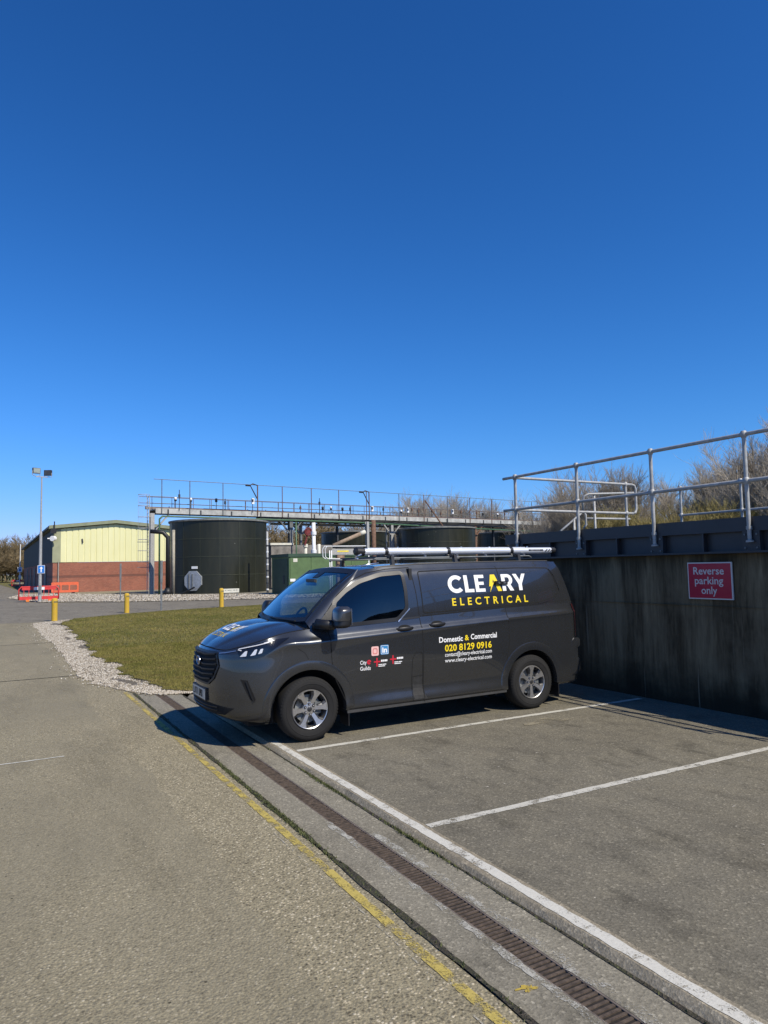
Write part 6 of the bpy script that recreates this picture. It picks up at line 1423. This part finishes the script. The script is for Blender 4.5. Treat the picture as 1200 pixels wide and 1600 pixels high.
# pale concrete chamber wall behind the pipework
q0 = PX(424, 900, 66); ch = thing('chamber_wall', (q0[0], q0[1], 0), 'low weathered concrete chamber behind the white standpipes', 'wall'); mb = MB(); mb.box((q0[0], q0[1], -.05), (q0[0] + 6.6, q0[1] + 3, 4.1)); mb.build('wall_body', simple('weathered_wall', (.2, .185, .165), .9, 0, .5, 1.3, .2), ch); mb = MB(); mb.box((q0[0] - .1, q0[1] - .1, 4.1), (q0[0] + 2.2, q0[1] + 3, 4.3)); mb.build('coping', CREAM, ch)

# palisade fence behind the platform
pf = thing('palisade_fence', (20, 4, 0), 'pale steel palisade fence in front of the trees beyond the platform', 'fence')
mb = MB(); a0, a1 = PX(955, 830, 30), PX(1230, 815, 27)
mb.tube([(a0[0], a0[1], 2.75), (a1[0], a1[1], 2.75)], .03, 6); mb.build('fence_rail', GALV, pf); mb = MB(); n = 70
for k in range(n):
    q = a0 + (a1 - a0) * k / (n - 1); mb.box((q[0] - .035, q[1] - .01, 0), (q[0] + .035, q[1] + .01, 3.35 - .06 * (k % 3)))
pl2 = mb.build('pales', GALV, pf); pl2['kind'] = 'stuff'

# ------------------------------------------------------------------ trees (bare, early spring)
def gen_tree(seed, H_, spread, ntr=1, up=.55, dens=1.0, twr=.016):
    r = random.Random(seed); TV = MB(); tv = []; tf = []
    def twig(p, q, w0, w1):
        d = q - p; a = Vector((r.uniform(-1, 1), r.uniform(-1, 1), r.uniform(-1, 1))); x = d.cross(a)
        if x.length < 1e-6: return
        x.normalize(); y = d.cross(x).normalized(); b = len(tv)
        for c, w_ in ((p, w0), (q, w1)):
            for t in (0, 2.094, 4.189): tv.append(tuple(c + (x * math.cos(t) + y * math.sin(t)) * w_))
        for i in range(3): tf.append((b + i, b + (i + 1) % 3, b + 3 + (i + 1) % 3, b + 3 + i))
    def grow(p, d, L, rad, lev):
        n = 3 if lev < 2 else 2; pts = [p]
        for i in range(n):
            d = (d + Vector((r.gauss(0, .16), r.gauss(0, .16), r.gauss(.04 * up * 2, .10)))).normalized(); p = p + d * (L / n); pts.append(p)
        if lev <= 1: TV.tube([tuple(q) for q in pts], rad, 7 if lev == 0 else 5, False, rad * .6)
        else:
            for i in range(n): f0, f1 = 1 - .5 * i / n, 1 - .5 * (i + 1) / n; twig(pts[i], pts[i + 1], rad * f0, rad * f1)
        if lev >= 5 or L < .18: return
        nb = {0: 9, 1: 7, 2: 6, 3: 5, 4: 4}[lev]; nb = max(2, int(nb * dens + r.random()))
        for k in range(nb):
            t = r.uniform(.30 if lev == 0 else .2, 1.0); i = min(n - 1, int(t * n)); q = pts[i].lerp(pts[i + 1], t * n - i)
            az = r.uniform(0, 6.283); sp = r.uniform(.45, 1.0) * spread; side = Vector((math.cos(az), math.sin(az), 0)); nd = (d * .75 + side * sp + Vector((0, 0, up * r.uniform(.1, .8)))).normalized()
            grow(q, nd, L * r.uniform(.45, .68), max(twr * .55, rad * r.uniform(.38, .55)), lev + 1)
        grow(pts[-1], d, L * .62, max(twr * .55, rad * .55), lev + 1)
    for k in range(ntr):
        a = r.uniform(0, 6.283); rr = 0 if ntr == 1 else r.uniform(.1, .6) * H_ * .14
        grow(Vector((rr * math.cos(a), rr * math.sin(a), -.1)), Vector((r.gauss(0, .1 if ntr == 1 else .22), r.gauss(0, .1 if ntr == 1 else .22), 1)).normalized(), H_ * .40 * r.uniform(.85, 1.1), H_ * .014 / math.sqrt(ntr), 0 if ntr == 1 else 1)
    return TV, tv, tf
TREES = bpy.data.collections.new('trees')
def make_tree(name, seed, H_, spread, ntr, m_tr, m_tw, up=.55, dens=1.0, twr=.016):
    T, tv, tf = gen_tree(seed, H_, spread, ntr, up, dens, twr)
    zmax = max(v[2] for v in tv); k = H_ / zmax; T.v = [(a * k, b * k, c * k) for a, b, c in T.v]; tv = np.array(tv) * k
    r = thing(name, (0, 0, 0), 'bare tree', 'tree'); T.build('trunk', m_tr, r, smooth=True, fix=False)
    fast_mesh('crown', tv, np.array(tf), m_tw, parent=r); return r, zmax
PROTO = {}
PROTO['a'] = make_tree('bare_tree', 3, 12, .62, 1, M_BARK, M_TWIG, .6, .92, .015)[0]
PROTO['b'] = make_tree('bare_tree', 8, 12, .5, 1, M_BARK, M_TWIG, .7, .92, .015)[0]
PROTO['c'] = make_tree('bare_tree', 15, 12, .72, 3, M_BARK, M_TWIG, .5, .92, .015)[0]
PROTO['o'] = make_tree('budding_shrub', 21, 6, .75, 9, M_TWIGO, M_TWIGO, .9, 1.0, .02)[0]
PROTO['w'] = make_tree('woodland_tree', 33, 14, .9, 2, M_TWIGB, M_TWIGB, .5, .95, .06)[0]
used = set()
def put(kind, u, d, vtop, label, group, rz=None, wide=1.0):
    p = PX(u, 900, d); H_ = PX(u, vtop, d)[2]; b = {'a': 12, 'b': 12, 'c': 12, 'o': 6, 'w': 14}[kind]; k = H_ / b
    if kind not in used: o = PROTO[kind]; used.add(kind)
    else: o = copy_tree(PROTO[kind])
    o.location = (p[0], p[1], 0); o.rotation_euler = (0, 0, rng.uniform(0, 6.28) if rz is None else rz); o.scale = (k * wide, k * wide, k); o['label'] = label; o['category'] = 'shrub' if kind == 'o' else 'tree'; o['group'] = group; return o
g1 = 'bare trees beyond the walkway'; L1 = 'bare grey brown tree rising behind the walkway and tanks'
for kind, u, d, v in (('a', 640, 112, 768), ('c', 682, 104, 756), ('b', 720, 110, 768), ('a', 752, 118, 772), ('c', 785, 114, 778), ('c', 610, 125, 790), ('b', 660, 122, 770), ('a', 830, 120, 780), ('c', 560, 135, 802), ('a', 500, 140, 806), ('b', 700, 128, 764), ('c', 450, 135, 812), ('c', 735, 130, 775), ('a', 805, 128, 776), ('c', 700, 100, 766), ('a', 665, 98, 762), ('c', 625, 108, 776), ('b', 770, 104, 774), ('c', 590, 118, 794)): put(kind, u, d, v, L1, g1, wide=1.1)
g2 = 'bare trees beyond the platform railing'; L2 = 'bare twiggy tree standing behind the platform railing'
for kind, u, d, v in (('c', 850, 66, 762), ('a', 890, 62, 735), ('c', 935, 60, 715), ('b', 975, 58, 712), ('c', 1015, 60, 735), ('a', 1050, 64, 738), ('c', 1085, 60, 735), ('b', 1120, 58, 708), ('a', 1160, 55, 700), ('c', 1208, 50, 652), ('a', 1232, 48, 632), ('b', 1195, 52, 668), ('c', 1260, 50, 620), ('a', 1175, 56, 690), ('b', 1180, 62, 690), ('c', 960, 70, 722), ('c', 1060, 72, 742), ('a', 915, 72, 728), ('c', 1140, 68, 712), ('a', 1000, 66, 725), ('b', 870, 74, 755)): put(kind, u, d, v, L2, g2, wide=1.1)
L3 = 'bushy shrub with olive spring twigs behind the platform railing'; g3 = 'olive twigged shrubs beyond the platform'
for u, d, v in ((945, 52, 790), (1000, 52, 782), (1085, 50, 772), (1118, 49, 776), (1190, 50, 775)): put('o', u, d, v, L3, g3, wide=1.25)
L4 = 'brown leafless woodland tree on the far left beyond the hall'; g4 = 'woodland trees far left'
for i in range(22):
    u = -40 + 6.5 * i + rng.uniform(-3, 3); d = rng.uniform(205, 260); put('w', u, d, rng.uniform(828, 842) if u < 110 else 844, L4, g4, wide=1.2)
L5 = 'low brown bushy tree of the thicket along the skyline behind the tanks'; g5 = 'skyline thicket behind the tanks'
for i in range(64): put('w', 412 + 12.5 * i + rng.uniform(-7, 7), rng.uniform(112, 150), rng.uniform(797, 815), L5, g5, wide=1.3)
for i in range(16): put('w', -30 + 8.5 * i, rng.uniform(165, 195), rng.uniform(852, 868), L4, g4, wide=2.0)
